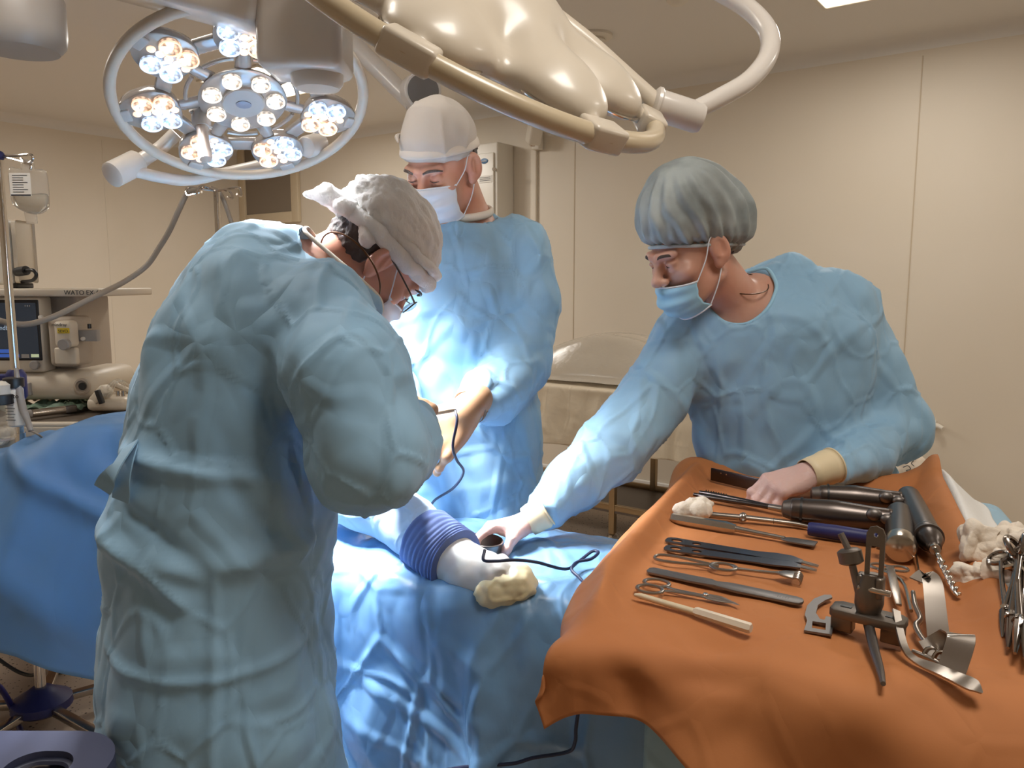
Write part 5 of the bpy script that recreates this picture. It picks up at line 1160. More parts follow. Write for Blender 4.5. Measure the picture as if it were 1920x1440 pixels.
hs = [[(-.0055, .008), (.0055, .008), (.0055, .046), (-.0055, .046)], [(.003*math.cos(q_), .061+.003*math.sin(q_)) for q_ in np.linspace(0, 2*math.pi, 10, endpoint=False)]]
obj('slotted_upright', G().prism(su, .003, np.stack([jx, V(0, 0, 1), -jy], 1), cj+jx*.004+V(0, 0, zc+.045), holes=hs), M_JIG, jig)
r0, r1 = P_(1612, 1120, .0), P_(1596, 1050, .012)
obj('side_rod', G().tube([r0, r1], .0048, 12), M_SATIN, jig); ku = unit(r1-r0)
obj('knob', G().tube([r1-ku*.006, r1-ku*.003, r1+ku*.012, r1+ku*.015], [.010, .0155, .0155, .011], 20), M_JIG, jig)
obj('knob_bar', G().tube([r1+ku*.012, r1+ku*.034+jx*-.006], .0045, 8, flat=(1.4, .8)), M_SATIN, jig)
obj('spike', G().tube([cj+V(0, 0, ZT+hf-.006), (cj+V(0, 0, ZT+hf)+on(1655, 1280, .003)*0+cj*0)*0+ (on(1655, 1280, .003)*.5+(cj+V(0, 0, ZT+hf-.01))*.5), on(1650, 1255, .004), on(1656, 1282, .003)], [.007, .0062, .005, .003], 12), M_SATIN, jig)
# loop retractor behind the jig
t, L = tool('loop_retractor', 'steel wire-loop retractor half hidden behind the alignment jig', 'retractor', (1668, 1078), (1684, 1150))
g = G()
g.torus((.0, .014, .012), (0, 0, 1), .012, .0022, 24, 8); g.torus((.0, -.016, .012), (0, 0, 1), .013, .0022, 24, 8); obj('finger_loops', g, M_TOOL, t)
g = G(); strip(g, [(-.008, .006, .006), (L*.6, .0065, .0065), (L, .004, .004)], .004); g.v[-1] = g.v[-1]+[0, 0, .010]; obj('shank', g, M_TOOL, t)
obj('side_bar', G().tube([(.005, -.028, .012), (.045, .012, .010), (L, .016, .006)], .0028, 8, 4), M_STEEL, t)
# bent plate retractors on the right
def ribbon(g, P, w, th, side):
    P = np.asarray(P, float); T = np.gradient(P, axis=0); R = []
    for p, tt in zip(P, T):
        s1 = unit(np.asarray(side)-unit(tt)*np.dot(side, unit(tt))); n1 = np.cross(unit(tt), s1); R.append(np.array([p+s1*w/2+n1*th/2, p+s1*w/2-n1*th/2, p-s1*w/2-n1*th/2, p-s1*w/2+n1*th/2]))
    return g.rings(R)
sx = unit(V(1, -.25, .05))
bp = [on(1722, 1090, .035), on(1738, 1078, .040), on(1748, 1092, .036), on(1752, 1120, .030), on(1757, 1170, .018), on(1762, 1215, .006)]
obj('bent_plate_retractor', ribbon(G(), catmull(bp, 8), .026, .002, sx), M_TOOL, smooth=60, label='broad polished strip retractor bent over at its far end, right of the jig', cat='retractor', loc=on(1757, 1170))
bp = [on(1735, 1222, .006), on(1758, 1212, .014), on(1785, 1195, .030), on(1798, 1190, .040), on(1802, 1200, .038), on(1790, 1240, .016), on(1782, 1262, .004)]
obj('angled_plate_retractor', ribbon(G(), catmull(bp, 8), .030, .0022, unit(V(.8, -.6, .1))), M_TOOL, smooth=60, label='polished plate retractor folded to a sharp angle, far right front', cat='retractor', loc=on(1770, 1230))
# narrow twisted lever beside them
obj('narrow_lever', G().tube([on(1712, 1110, .02), on(1716, 1135, .016), on(1726, 1160, .010), on(1718, 1172, .008), on(1722, 1186, .006), on(1735, 1205, .004)], [.0032, .0035, .0038, .0045, .0042, .0035], 10, 5), M_TOOL, label='narrow bent steel lever between the jig and the strip retractor', cat='lever')
# pronged hook
t, L = tool('pronged_hook', 'small steel hook with three curved prongs in front of the angled plate', 'hook', (1716, 1232), (1765, 1252))
obj('stem', G().tube([(-.004, 0, .006), (L*.5, 0, .006), (L, 0, .004)], [.003, .0036, .003], 10, 2), M_TOOL, t)
for q in range(3): obj('prong', G().tube([(.01+.012*q, 0, .006), (.012+.012*q, .004, .014), (.018+.012*q, .008, .017), (.023+.012*q, .010, .012)], [.003, .0028, .002, .0008], 8, 4), M_STEEL, t)
# long curved retractor at the front right
bp = [on(1680, 1150, .034), on(1686, 1185, .022), on(1697, 1222, .010), on(1716, 1243, .005), on(1760, 1262, .006), on(1800, 1280, .008), on(1825, 1292, .007), on(1841, 1306, .002)]
C_ = catmull(bp, 8); g = G(); R = []
wv = np.interp(np.arange(len(C_)), [0, 24, 36, 48, len(C_)-1], [.010, .010, .020, .018, .002]); Tn = np.gradient(C_, axis=0)
for p, tt, w in zip(C_, Tn, wv):
    s1 = unit(np.cross(unit(tt), V(.15, -.72, .68))); n1 = np.cross(s1, unit(tt)); R.append(np.array([p+s1*w/2+n1*.0014, p+s1*w/2-n1*.0014, p-s1*w/2-n1*.0014, p-s1*w/2+n1*.0014])+V(0, 0, .004))
obj('curved_retractor', g.rings(R), M_TOOL, smooth=60, label='long curved pointed retractor at the front right of the cloth', cat='retractor')
# thin pin
a, b = on(1714, 1022, .012), on(1726, 1088, .003)
t = thing('guide_pin', 'thin steel pin standing off the saw head', 'pin', b); obj('shaft', G().tube([a, b], .0016, 8), M_STEEL, t); obj('head', G().box(a, (.007, .007, .012), frame(a-b)[:, [1, 2, 0]], .001), M_STEEL, t)
# ---- gauze pile and clamps on the pale sheet at the right
gp = tp(.585, .60, .03)
for i, (px, py, h, r, lab) in enumerate(((1868, 1026, .050, (.056, .05, .05), 'large crumpled gauze at the back of the pile beside the white towel'), (1884, 1072, .035, (.05, .045, .042), 'crumpled gauze at the front of the pile beside the clamps'), (1905, 1022, .045, (.045, .04, .04), 'gauze at the right of the pile under the bright rim'))):
    wad('gauze_pile', PZ(px, py, TZ+h), r, 40+i, lab, .034, group='gauze pads at the right of the table')
M_CLAMP = mat('clamp steel', (150, 142, 136), .18, 1.0)
def clamp(p0, p1, lab, roll):
    p0, p1 = np.asarray(p0), np.asarray(p1); x = unit(p1-p0); L = float(np.linalg.norm(p1-p0)); M = frame(x); M = M @ np.array(Matrix.Rotation(roll, 3, 'X'))
    t = thing('haemostat', lab, 'clamp', p0, 'clamps at the right edge', M); s = L/.16
    for k, sg in enumerate((1, -1)):
        g = G(); g.torus((.012*s, sg*.0125*s, 0), (0, 0, 1), .0115*s, .0026*s, 22, 8)
        g.tube([(.023*s, sg*.009*s, 0), (L*.4, sg*.006*s, 0), (L*.68, 0, 0), (L*.74, -sg*.002, 0)], [.003*s, .0028*s, .0036*s, .0044*s], 9, 4); obj('handle', g, M_CLAMP, t)
        obj('jaw', G().tube([(L*.73, -sg*.0015, sg*.001), (L*.86, -sg*.0012, sg*.001), (L, 0, 0)], [.0040*s, .0030*s, .0012*s], 8, 3), M_CLAMP, t)
    obj('ratchet', G().box((.035*s, 0, 0), (.005*s, .016*s, .003*s)), M_CHROME, t); obj('pivot', G().cyl((L*.71, 0, -.005*s), (L*.71, 0, .005*s), .0034*s, n=12), M_CHROME, t)
cl = [((1893, 1030), (1880, 1195), 'frontmost'), ((1908, 1034), (1890, 1215), 'second'), ((1924, 1040), (1903, 1225), 'third'), ((1945, 1050), (1922, 1235), 'fourth')]
for i, (a, b, w_) in enumerate(cl):
    clamp(PZ(a[0]+2, a[1], TZ+.075-.004*i), PZ(b[0], b[1], TZ+.012+.004*i), ['ring-handled clamp leaning at the right edge, leftmost of the bunch', 'ring-handled clamp at the right edge, second from the left in the bunch', 'ring-handled clamp at the right edge, third from the left in the bunch', 'ring-handled clamp at the right edge, cut by the picture border'][i], .5+.9*i)
# ---- steel cup held by the woman
rc = .038; cc = PY(905, 1016, 1.625); zc = .859; cupc = V(cc[0], cc[1], zc)
t = thing('steel_cup', 'small dark steel cup held on the drape in the woman\'s gloved hand', 'cup', cupc)
obj('wall', G().lathe([(0, 0), (0, rc*.85), (.004, rc*.92), (.048, rc), (.050, rc+.002), (.051, rc), (.049, rc-.0015), (.005, rc*.9), (.004, 0)], cupc, (.10, -.05, 1), 40), M_SATIN, t)
# ---- white pencil and its navy cord
a, b = PY(806, 776, 1.60), PY(852, 768, 1.62)
t = thing('electrode_pencil', 'white electrosurgical pencil in the surgeons\' hands', 'pencil', (a+b)/2)
obj('barrel', G().tube([a, a*.7+b*.3, b*.9+a*.1, b], [.003, .0052, .0052, .004], 12), M_PLT, t)
obj('tip', G().tube([a, a+unit(a-b)*.05], .0014, 8), M_STEEL, t)
CP = [PY(*q) for q in ((853, 768, 1.62), (857, 790, 1.60), (849, 835, 1.60), (856, 862, 1.62), (869, 885, 1.65), (850, 915, 1.70), (815, 938, 1.75), (804, 958, 1.77))]
obj('lead', G().tube(CP, .0030, 8, 8), M_CORD, t, label='thin navy lead')
zd = lambda px, py, h=.0: PZ(px, py, .893+h)
CP = [PY(909, 1031, 1.44), PY(907, 1050, 1.425), PY(930, 1052, 1.42), PY(965, 1050, 1.42), PY(1005, 1054, 1.44), zd(1060, 1067), zd(1086, 1052), zd(1110, 1034, .012), zd(1122, 1036, .014), zd(1108, 1048, .012), zd(1082, 1054, .008), zd(1072, 1068, .004), zd(1085, 1082), zd(1103, 1100), zd(1120, 1112), zd(1150, 1125)]
obj('looped_cord', G().tube(CP, .0032, 8, 8), M_CORD, label='navy cord looped across the drape from the foot to the orange cloth', cat='cord')
CP = [PY(*q) for q in ((1085, 1330, 1.33), (1080, 1365, 1.335), (1078, 1392, 1.34), (1064, 1410, 1.35), (1000, 1421, 1.365), (960, 1432, 1.37), (890, 1436, 1.38), (820, 1448, 1.39), (740, 1480, 1.40))]
obj('hanging_cord', G().tube(CP, .0034, 8, 8), M_CORD, label='navy cord hanging below the orange cloth against the drape front', cat='cord')
# ================================================================== left side: infusion stand, anaesthesia machine
M_BEIGE = mat('machine beige', (205, 192, 172), .45); M_BEIGE2 = mat('machine grey beige', (168, 154, 138), .5)
M_SCREEN = mat('monitor glass', (26, 30, 36), .15, emit=(40, 50, 62), es=.5); M_BLUEUI = mat('screen blue', (40, 70, 130), .3, emit=(60, 100, 190), es=.5); M_PALEUI = mat('screen pale', (170, 180, 150), .3, emit=(190, 200, 160), es=.5)
M_BAG = mat('infusion bag film', (226, 222, 214), .1, trans=.7, ior=1.2, alpha=.5, coat=.5)
M_FLUID = mat('clear fluid', (230, 228, 220), .05, trans=.95, ior=1.33)
# ---- infusion stand near the left border
base = PZ(78, 1310, .085); bx, by = base[0], base[1]
iv = thing('infusion_stand', 'steel infusion stand with navy hub at the left edge, holding a bag', 'stand', (bx, by, 0))
ztop = PY(6, 292, by)[2]
obj('pole', G().tube([(bx, by, .1), (bx, by, ztop)], .0125, 16), M_CHROME, iv)
obj('lower_pole', G().tube([(bx, by, .1), (bx, by, .98)], .0165, 18), M_CHROME, iv)
obj('hub', G().lathe([(.045, .07), (.06, .092), (.085, .09), (.11, .05), (.125, .03)], (bx, by, 0), (0, 0, 1), 28), M_NAVY, iv)
for i in range(5):
    a = math.radians(-32+72*i); e = V(bx+.36*math.cos(a), by+.36*math.sin(a), .062); g = G(); g.box((V(bx, by, .068)+e)/2, (.36, .032, .024), frame(e-V(bx, by, .068)), .004)
    l = obj('leg', g, M_STEEL, iv); obj('caster', G().cyl(e+V(-.012*math.sin(a), .012*math.cos(a), -.037), e-V(-.012*math.sin(a), .012*math.cos(a), .037), .025), M_DARKPL, l)
zc = PY(33, 720, by)[2]
obj('height_clamp', G().tube([(bx, by, zc-.05), (bx, by, zc-.04), (bx, by, zc+.03), (bx, by, zc+.045)], [.022, .03, .03, .02], 20).box((bx-.035, by-.01, zc+.02), (.06, .03, .025), None, .006), M_NAVY, iv)
obj('top_cap', G().ell((bx, by, ztop), (.02, .02, .016)), M_NAVY, iv)
hk = [PY(4, 292, by), PY(35, 291, by-.03), PY(58, 290, by-.06), PY(61, 300, by-.06), PY(50, 307, by-.05), PY(40, 297, by-.03)]
obj('hook', G().tube(hk, .0042, 8, 6), M_CHROME, iv); hk2 = [PY(4, 294, by), PY(30, 300, by-.05), PY(46, 305, by-.08), PY(58, 310, by-.09), PY(57, 318, by-.09)]
obj('hook', G().tube(hk2, .0042, 8, 6), M_CHROME, iv)
for k in range(2):
    a = math.radians(140+70*k); d = V(math.cos(a), math.sin(a), 0); obj('hook', G().tube([V(bx, by, ztop), V(bx, by, ztop)+d*.07, V(bx, by, ztop)+d*.10+V(0, 0, -.015), V(bx, by, ztop)+d*.12+V(0, 0, .01)], .0042, 8, 5), M_CHROME, iv)
# bag
yb = by-.07; bc = PY(54, 355, yb); sc = yb/1480*1.02
bag = thing('infusion_bag', 'clear infusion bag with printed label hanging from the stand hook', 'infusion bag', bc)
out = [(-33, -22), (-29, -38), (-10, -36), (-6, -50), (8, -50), (12, -36), (30, -34), (34, -16), (34, 22), (30, 36), (14, 44), (-4, 42), (-24, 32), (-31, 20)]
def bagshape(out, th, n=5):
    o = np.array(out, float)*sc; o = np.vstack([o, o[:1]]); q = catmull(o, 4)[:-1]; q[:, 1] *= -1; R = []; c = q.mean(0)
    for z, s in ((-1, .82), (-.8, .95), (-.25, 1), (.25, 1), (.8, .95), (1, .82)): p = c+(q-c)*s; R.append(np.c_[p[:, 0]+bc[0], np.full(len(p), bc[1]+z*th), p[:, 1]+bc[2]])
    return G().rings(R)
obj('film', bagshape(out, .014), M_BAG, bag, smooth=180)
fl = [(-30, 8), (0, 9), (31, 8), (33, 22), (29, 34), (14, 42), (-4, 40), (-23, 30)]; obj('fluid', bagshape(fl, .010), M_FLUID, bag, smooth=180)
lb = obj('label', G().box(bc+V(-.014, -.0165, .012), (.062, .0012, .066)), M_PAPER, bag, smooth=0)
for q in range(8): obj('printed_line', G().box(bc+V(-.014-(.006 if q % 3 else 0), -.0174, .038-q*.0068), (.044-(.012 if q % 3 else 0), .0006, .0018)), M_INK, lb, smooth=0)
obj('printed_bar', G().box(bc+V(-.014, -.0174, -.0185), (.058, .0006, .004)), M_INK, lb, smooth=0)
obj('port', G().tube([bc+V(.0, 0, -.065), bc+V(.002, 0, -.1)], [.02, .017], 12, flat=(1, .4)), M_BAG, bag)
# bottle with printed label clipped on the pole
bp_ = PY(29, 760, by-.05); bt = thing('labelled_bottle', 'white labelled infusion bottle strapped to the stand below the navy clamp', 'bottle', bp_-V(0, 0, .06))
obj('body', G().lathe([(-.065, .02), (-.06, .025), (.05, .025), (.06, .018)], bp_, (0, 0, 1), 26), M_PAPER, bt); obj('cap', G().lathe([(.055, .026), (.058, .029), (.085, .029), (.088, .02)], bp_, (0, 0, 1), 26), M_DARKPL, bt)
text('pravito', .020, bp_+V(0, -.0262, .032), (1, 0, 0), (0, 0, 1), M_INK, bt)
for q in range(7): obj('printed_line', G().box(bp_+V(-.002, -.0252, .012-.009*q), (.03-.008*(q % 2), .0012, .0016)), M_INK, bt, smooth=0)
b2 = PY(2, 770, by-.08); bt = thing('clear_pouch', 'clear plastic drainage bottle with black collar at the left border', 'bottle', b2-V(0, 0, .08))
obj('body', G().lathe([(-.09, .03), (-.08, .036), (.02, .036), (.03, .03)], b2, (0, 0, 1), 24), M_CLEAR, bt); obj('collar', G().lathe([(.02, .034), (.022, .038), (.05, .038), (.052, .03)], b2, (0, 0, 1), 24), M_DARKPL, bt); obj('top', G().lathe([(.05, .03), (.08, .034), (.09, .02)], b2, (0, 0, 1), 24), M_WHITE, bt)
# drip line with grey roller along the pole
dl = [PY(*q) for q in ((36, 735, by-.06), (44, 770, by-.07), (52, 790, by-.08), (58, 808, by-.09), (66, 824, by-.10), (82, 800, 2.34)) ]
t = thing('drip_line', 'grey drip line with a roller clamp hanging beside the stand', 'tube', dl[0]); g = G().tube([PY(30, 690, by-.05), dl[0], dl[1]], [.006, .011, .011], 10, 4); g.tube([dl[1], dl[2], dl[3]], [.011, .009, .008], 10, 4); obj('roller_clamp', g, M_GREYPL, t)
obj('thin_tube', G().tube([dl[3], PY(72, 815, by-.1), PY(90, 830, 2.40), PY(100, 842, 2.36)], .0032, 8, 5), M_HOSE, t)
# ---- anaesthesia machine
MX, MY = -2.35, 3.55
am = thing('anaesthesia_machine', 'beige anaesthesia machine with dark touch screen and open work tray at the left', 'machine', (MX, MY, 0))
yF = 3.45
def mbox(name, px0, py0, px1, py1, Y, depth, m, bev=.01, parent=am):
    a, b = PY(px0, py0, Y), PY(px1, py1, Y); c = (a+b)/2; return obj(name, G().box((c[0], Y+depth/2, c[2]), (abs(b[0]-a[0]), depth, abs(a[2]-b[2])), None, bev), m, parent)
o = mbox('top_shelf', -160, 541, 185, 556, yF-.14, .5, M_BEIGE, .008)
text('WATO EX-65', .027, PY(156, 549, yF-.1445), (1, 0, 0), (0, 0, 1), M_INK, o)
mbox('rear_column', 70, 552, 150, 705, yF+.0, .3, M_BEIGE2, .02)
o = mbox('screen_housing', -160, 556, 84, 698, yF-.12, .09, M_BEIGE, .012)
sc_ = mbox('screen', -150, 562, 79, 676, yF-.124, .008, M_DARKPL, .004); s2 = mbox('display', -146, 568, 74, 672, yF-.1255, .002, M_SCREEN, 0, sc_)
mbox('screen_button', -100, 655, 32, 662, yF-.127, .002, M_BLUEUI, 0, sc_); mbox('screen_button', -140, 664, 36, 670, yF-.127, .002, M_BLUEUI, 0, sc_); mbox('screen_button', 40, 664, 55, 671, yF-.127, .002, M_GREYPL, 0, sc_); mbox('screen_button', 58, 664, 73, 670, yF-.127, .002, M_PALEUI, 0, sc_)
for q in range(3): mbox('screen_line', 46+q*4, 572, 48+q*4, 575, yF-.127, .002, M_GREYPL, 0, sc_)
text('Standby', .026, PY(3, 615, yF-.1285), (1, 0, 0), (0, 0, 1), mat('screen text', (150, 165, 180), .4, emit=(150, 165, 180), es=.5), sc_)
c = PY(68, 684, yF-.125); obj('turn_knob', G().cyl(c, c+V(0, -.02, 0), .019), M_GREYPL, am)
v_ = mbox('vaporiser_mount', 86, 594, 142, 688, yF-.14, .16, M_BEIGE2, .02)
vap = mbox('vaporiser', 98, 602, 134, 652, yF-.19, .07, M_BEIGE, .016); mbox('window', 106, 655, 121, 676, yF-.145, .012, M_GREYPL, .004, vap); mbox('lower_block', 100, 652, 144, 684, yF-.155, .03, M_BEIGE, .008, vap)
mbox('yellow_label', 107, 615, 130, 625, yF-.1925, .003, mat('yellow label', (206, 176, 40), .5), 0, vap); text('SEVO', .017, PY(118, 621, yF-.196), (1, 0, 0), (0, 0, 1), M_INK, vap)
text('mindray', .019, PY(111, 609, yF-.192), (1, 0, 0), (0, 0, 1), M_INK, vap)
c = PY(124, 645, yF-.19); obj('dial', G().cyl(c, c+V(0, -.025, 0), .024), M_GREYPL, vap)
c = PY(114, 592, yF-.0); obj('lock_pin', G().cyl(c+V(0, -.14, 0), c+V(0, -.155, 0), .008), M_WHITE, am)
o = mbox('side_rail', 140, 619, 182, 640, yF-.1, .03, M_GREYPL, .002); c = PY(168, 616, yF-.1); obj('bolt', G().cyl(c, c+V(0, 0, .02), .008), M_DARKPL, o); c = PY(157, 635, yF-.1); obj('bolt', G().cyl(c, c+V(0, -.012, 0), .008), M_WHITE, o)
o = mbox('lower_housing', -160, 697, 180, 752, yF-.12, .4, M_BEIGE, .05)
c = PY(156, 724, yF-.12); obj('gas_port', G().lathe([(0, .034), (.012, .034), (.014, .026), (.004, .024)], c, (0, -1, 0), 28), M_BEIGE2, o); obj('port_hole', G().cyl(c+V(0, -.004, 0), c+V(0, -.010, 0), .016), M_DARKPL, o)
mbox('latch', 46, 718, 58, 742, yF-.13, .03, M_GREYPL, .004)
# work tray with raised lip, on a drawer body
zt = PY(120, 790, yF-.40)[2]; xr = PY(246, 770, yF-.30)[0]; tc = ((MX-.75+xr)/2, yF-.18)
tw = xr-(MX-.75); obj('work_top', G().box((tc[0], tc[1], zt-.04), (tw, .60, .035), None, .008), M_BEIGE2, am)
g = G()
for (a, b) in (((MX-.75, yF-.48), (xr, yF-.48)), ((xr, yF-.48), (xr-.03, yF+.10))):
    g.tube([V(a[0], a[1], zt), V(b[0], b[1], zt)], .013, 10)
g.box(((MX-.75+xr)/2, yF-.485, zt-.055), (tw, .02, .10), None, .006); g.box((xr-.01, yF-.2, zt-.055), (.02, .56, .10), None, .006)
obj('tray_lip', g, M_BEIGE, am); obj('tray_mat', G().box((tc[0], tc[1], zt-.020), (tw-.06, .5, .004)), mat('tray mat', (98, 86, 74), .6), am)
obj('drawer_body', G().box((tc[0]-.03, tc[1]+.03, (zt-.09)/2+.05), (tw-.14, .50, zt-.19), None, .02), mat('machine tan', (176, 140, 110), .5), am)
for q in (-1, 1): obj('caster', G().cyl((tc[0]+q*(tw/2-.15), tc[1]-.12, .045), (tc[0]+q*(tw/2-.15)+.03, tc[1]-.12, .045), .045), M_DARKPL, am)
c = PY(64, 822, yF-.47); obj('round_port', G().cyl(c+V(0, .03, 0), c+V(0, -.02, 0), .028), M_DARKPL, am); c = PY(3, 817, yF-.5); obj('round_knob', G().cyl(c, c+V(0, -.03, 0), .036), M_WHITE, am)
# side bracket with fittings at the right of the machine
t = thing('breathing_unit', 'beige breathing circuit unit with clear tubing beside the gas port', 'breathing unit', PY(220, 760, yF-.1))
o = obj('body', G().box(PY(222, 752, yF-.05), (.17, .22, .055), None, .02), M_BEIGE, t); obj('arm', G().tube([PY(180, 712, yF+.05), PY(212, 720, yF+.02), PY(262, 742, yF)], .016, 10, 3, flat=(1, .7)), M_BEIGE, t)
for px in (221, 231): c = PY(px, 738, yF-.09); obj('steel_peg', G().cyl(c+V(0, 0, -.03), c+V(0, 0, .012), .008), M_STEEL, t)
for q in range(3): obj('clear_tube', G().tube([PY(190+6*q, 745, yF-.18), PY(205+8*q, 722-q*3, yF-.14), PY(222+9*q, 712+q*4, yF-.1), PY(234+5*q, 728, yF-.1)], .005, 8, 6), M_CLEAR, t)
obj('valve_box', G().box(PY(190, 742, yF-.14), (.05, .05, .10), frame(V(.6, -.2, -.7)), .01), M_BEIGE, t); obj('black_valve', G().box(PY(187, 744, yF-.20), (.02, .02, .06), frame(V(.3, 0, -1))[:, [1, 2, 0]], .004), M_DARKPL, t)
# things lying in the tray: foil packet, handle, wrapper
zs = zt-.012
def inT(px, py, h=.0): return PZ(px, py, zs+h)
t = thing('laryngoscope_handle', 'ribbed silver tool handle lying in the machine tray', 'handle', inT(90, 772)); a, b = inT(58, 776, .02), inT(122, 768, .02)
obj('grip', G().tube([a, a*.98+b*.02, b*.98+a*.02, b], [.012, .017, .017, .012], 18), M_CHROME, t); obj('head', G().box(b+unit(b-a)*.02, (.05, .03, .03), frame(b-a), .006), M_SATIN, t); obj('base_cap', G().tube([a-unit(b-a)*.02, a], [.017, .018], 16), M_GREYPL, t)
def foil(name, px, py, w, h_, seed, m, lab, cat):
    c = inT(px, py, .012); U, W_ = np.meshgrid(np.linspace(-.5, .5, 36), np.linspace(-.5, .5, 26), indexing='ij'); P = np.stack([c[0]+U*w, c[1]+W_*h_+U*.06, np.full_like(U, c[2])], -1)
    f1, f2 = facet(np.stack([U*7, W_*5, U*0], -1), seed); P[..., 2] += .07*(.75-f1)*np.exp(-(U**2+W_**2)*3)+.015*noise(np.stack([U*9, W_*9, U*0], -1), seed)
    P[..., 2] = np.maximum(P[..., 2], zs+.002); return obj(name, G().grid(P), m, smooth=25, solid=.001, label=lab, cat=cat)
foil('foil_packet', 160, 757, .17, .17, 4, mat('green silver foil', (150, 178, 160), .22, .85), 'crumpled green silver foil packet in the machine tray', 'packet')
foil('green_wrapper', 92, 764, .34, .20, 8, mat('green wrapper', (120, 142, 122), .4, alpha=.9), 'dull green wrapper under the silver handle', 'wrapper')
foil('white_wrapper', 84, 748, .20, .14, 12, mat('milky wrapper', (206, 202, 186), .35), 'milky plastic wrapper behind the silver handle', 'wrapper')
# patient monitor box on top of the machine
t = thing('monitor_box', 'white instrument box standing on the machine shelf, black plug in its side', 'monitor', PY(-20, 541, yF+.02))
mbox('case', -110, 410, 22, 534, yF-.05, .16, M_WHITE, .02, t); mbox('edge_cover', 22, 412, 34, 531, yF-.04, .14, M_BEIGE, .012, t); mbox('foot', 8, 531, 33, 541, yF-.03, .12, M_DARKPL, .006, t)
for q in range(9): mbox('vent_slot', 12, 432+q*5, 15, 435+q*5, yF-.052, .004, M_GREYPL, 0, t)
pl = obj('plug', G().cyl(PY(32, 510, yF-.03), PY(50, 507, yF-.06), .02), M_DARKPL, t)
obj('cable', G().tube([PY(48, 507, yF-.06), PY(62, 507, yF-.08), PY(68, 516, yF-.08), PY(60, 526, yF-.06), PY(36, 529, yF)], .0075, 10, 6), M_DARKPL, t)
# ---- second stand behind, with the long grey hose
y2 = 3.1; px2 = PY(406, 360, y2); sx_, sy_ = px2[0], px2[1]; zt2 = PY(406, 358, y2)[2]
s2 = thing('infusion_stand', 'steel infusion stand behind the nearest surgeon with four hooks below the lit lamp', 'stand', (sx_, sy_, 0))
obj('pole', G().tube([(sx_, sy_, .08), (sx_, sy_, zt2)], .0125, 14), M_CHROME, s2); obj('hub', G().lathe([(.05, .06), (.08, .07), (.11, .02)], (sx_, sy_, 0), (0, 0, 1), 24), M_NAVY, s2)
for i in range(5):
    a = math.radians(20+72*i); e = V(sx_+.3*math.cos(a), sy_+.3*math.sin(a), .05); l = obj('leg', G().tube([V(sx_, sy_, .07), e], .013, 8), M_STEEL, s2); obj('caster', G().ell(e-V(0, 0, .024), (.024, .024, .024)), M_DARKPL, l)
for q in ((406, 358, 380, 355, 352, 352, 352, 366, 366, 364), (406, 358, 384, 350, 374, 351, 368, 362, 378, 360), (406, 358, 420, 356, 432, 360, 436, 372, 426, 370), (406, 358, 440, 352, 450, 354, 452, 367, 444, 364)):
    obj('hook', G().tube([PY(q[i], q[i+1], y2-.03*i*.3) for i in range(0, 10, 2)], .005, 8, 6), M_CHROME, s2)
HP = [PY(*q) for q in ((372, 356, y2-.03), (352, 362, y2-.03), (335, 395, y2-.02), (318, 432, y2), (300, 462, y2+.02), (275, 498, y2+.03), (235, 527, y2), (190, 550, 2.98), (140, 575, 2.92), (95, 596, 2.86), (50, 608, 2.82), (10, 604, 2.80), (-60, 590, 2.8), (-150, 640, 2.9))]
obj('breathing_hose', G().tube(HP, .0105, 12, 8), M_HOSE, label='long grey hose swooping from the far stand to the anaesthesia machine', cat='hose')
HP = [PY(*q) for q in ((395, 352, y2+.03), (412, 362, y2+.04), (424, 388, y2+.05), (436, 425, y2+.06), (450, 480, y2+.06), (470, 560, y2+.06))]
obj('breathing_hose', G().tube(HP, .009, 10, 8), M_HOSE, label='short grey hose hanging down right behind the far stand', cat='hose')
# thin cable hanging under the dark blue drape, and one more near the border
HP = [PY(*q) for q in ((-20, 1222, 2.5), (10, 1245, 2.5), (40, 1262, 2.5), (66, 1264, 2.48), (80, 1235, 2.46))]
obj('floor_cable', G().tube(HP, .006, 8, 6), M_DARKPL, label='black cable drooping behind the infusion stand pole', cat='cable')
HP = [PZ(-40, 1270, .30), PZ(-5, 1285, .22), PZ(14, 1310, .12), PZ(30, 1345, .03), PZ(36, 1362, .012), PZ(45, 1390, .012)]
obj('blue_tube', G().tube(HP, .009, 10, 6), mat('dark violet tube', (50, 50, 110), .4), label='dark violet tube running to the floor beside the stand hub', cat='tube')
# ---- step stool at the bottom left
zs_ = .80; sc_ = PZ(85, 1440, zs_); st = thing('plastic_stool', 'grey-blue plastic stool with an oval hand hole at the bottom left corner', 'stool', (sc_[0], sc_[1]-.05, 0))
def rr2(cx, cy, hx, hy, r, n=8):
    P = []
    for (sx2, sy2, a0) in ((1, 1, 0), (-1, 1, 90), (-1, -1, 180), (1, -1, 270)):
        for q in range(n+1): a = math.radians(a0+90*q/n); P.append((cx+sx2*(hx-r)+r*math.cos(a), cy+sy2*(hy-r)+r*math.sin(a)))
    return P
yt = PZ(80, 1370, zs_)[1]; x0, x1 = PZ(-150, 1400, zs_)[0], PZ(212, 1425, zs_)[0]; cx = (x0+x1)/2; hx = (x1-x0)/2; hy = .15; cy = yt-hy
hc = PZ(83, 1424, zs_)
g = G().prism(rr2(0, 0, hx, hy, .085), .03, None, (cx, cy, zs_-.03), 0, holes=[rr2(hc[0]-cx, hc[1]-cy-.022, .044, .042, .036)])
M_STOOL = mat('stool plastic', (60, 66, 94), .5); obj('seat', g, M_STOOL, st, smooth=30)
ins = rr2(hc[0], hc[1]-.022, .044, .042, .036); obj('hole_rim', G().tube([V(p[0], p[1], zs_-.015) for p in ins], .009, 8, 1, closed=True, flat=(1, .6)), mat('stool dark rim', (40, 44, 64), .5), st)
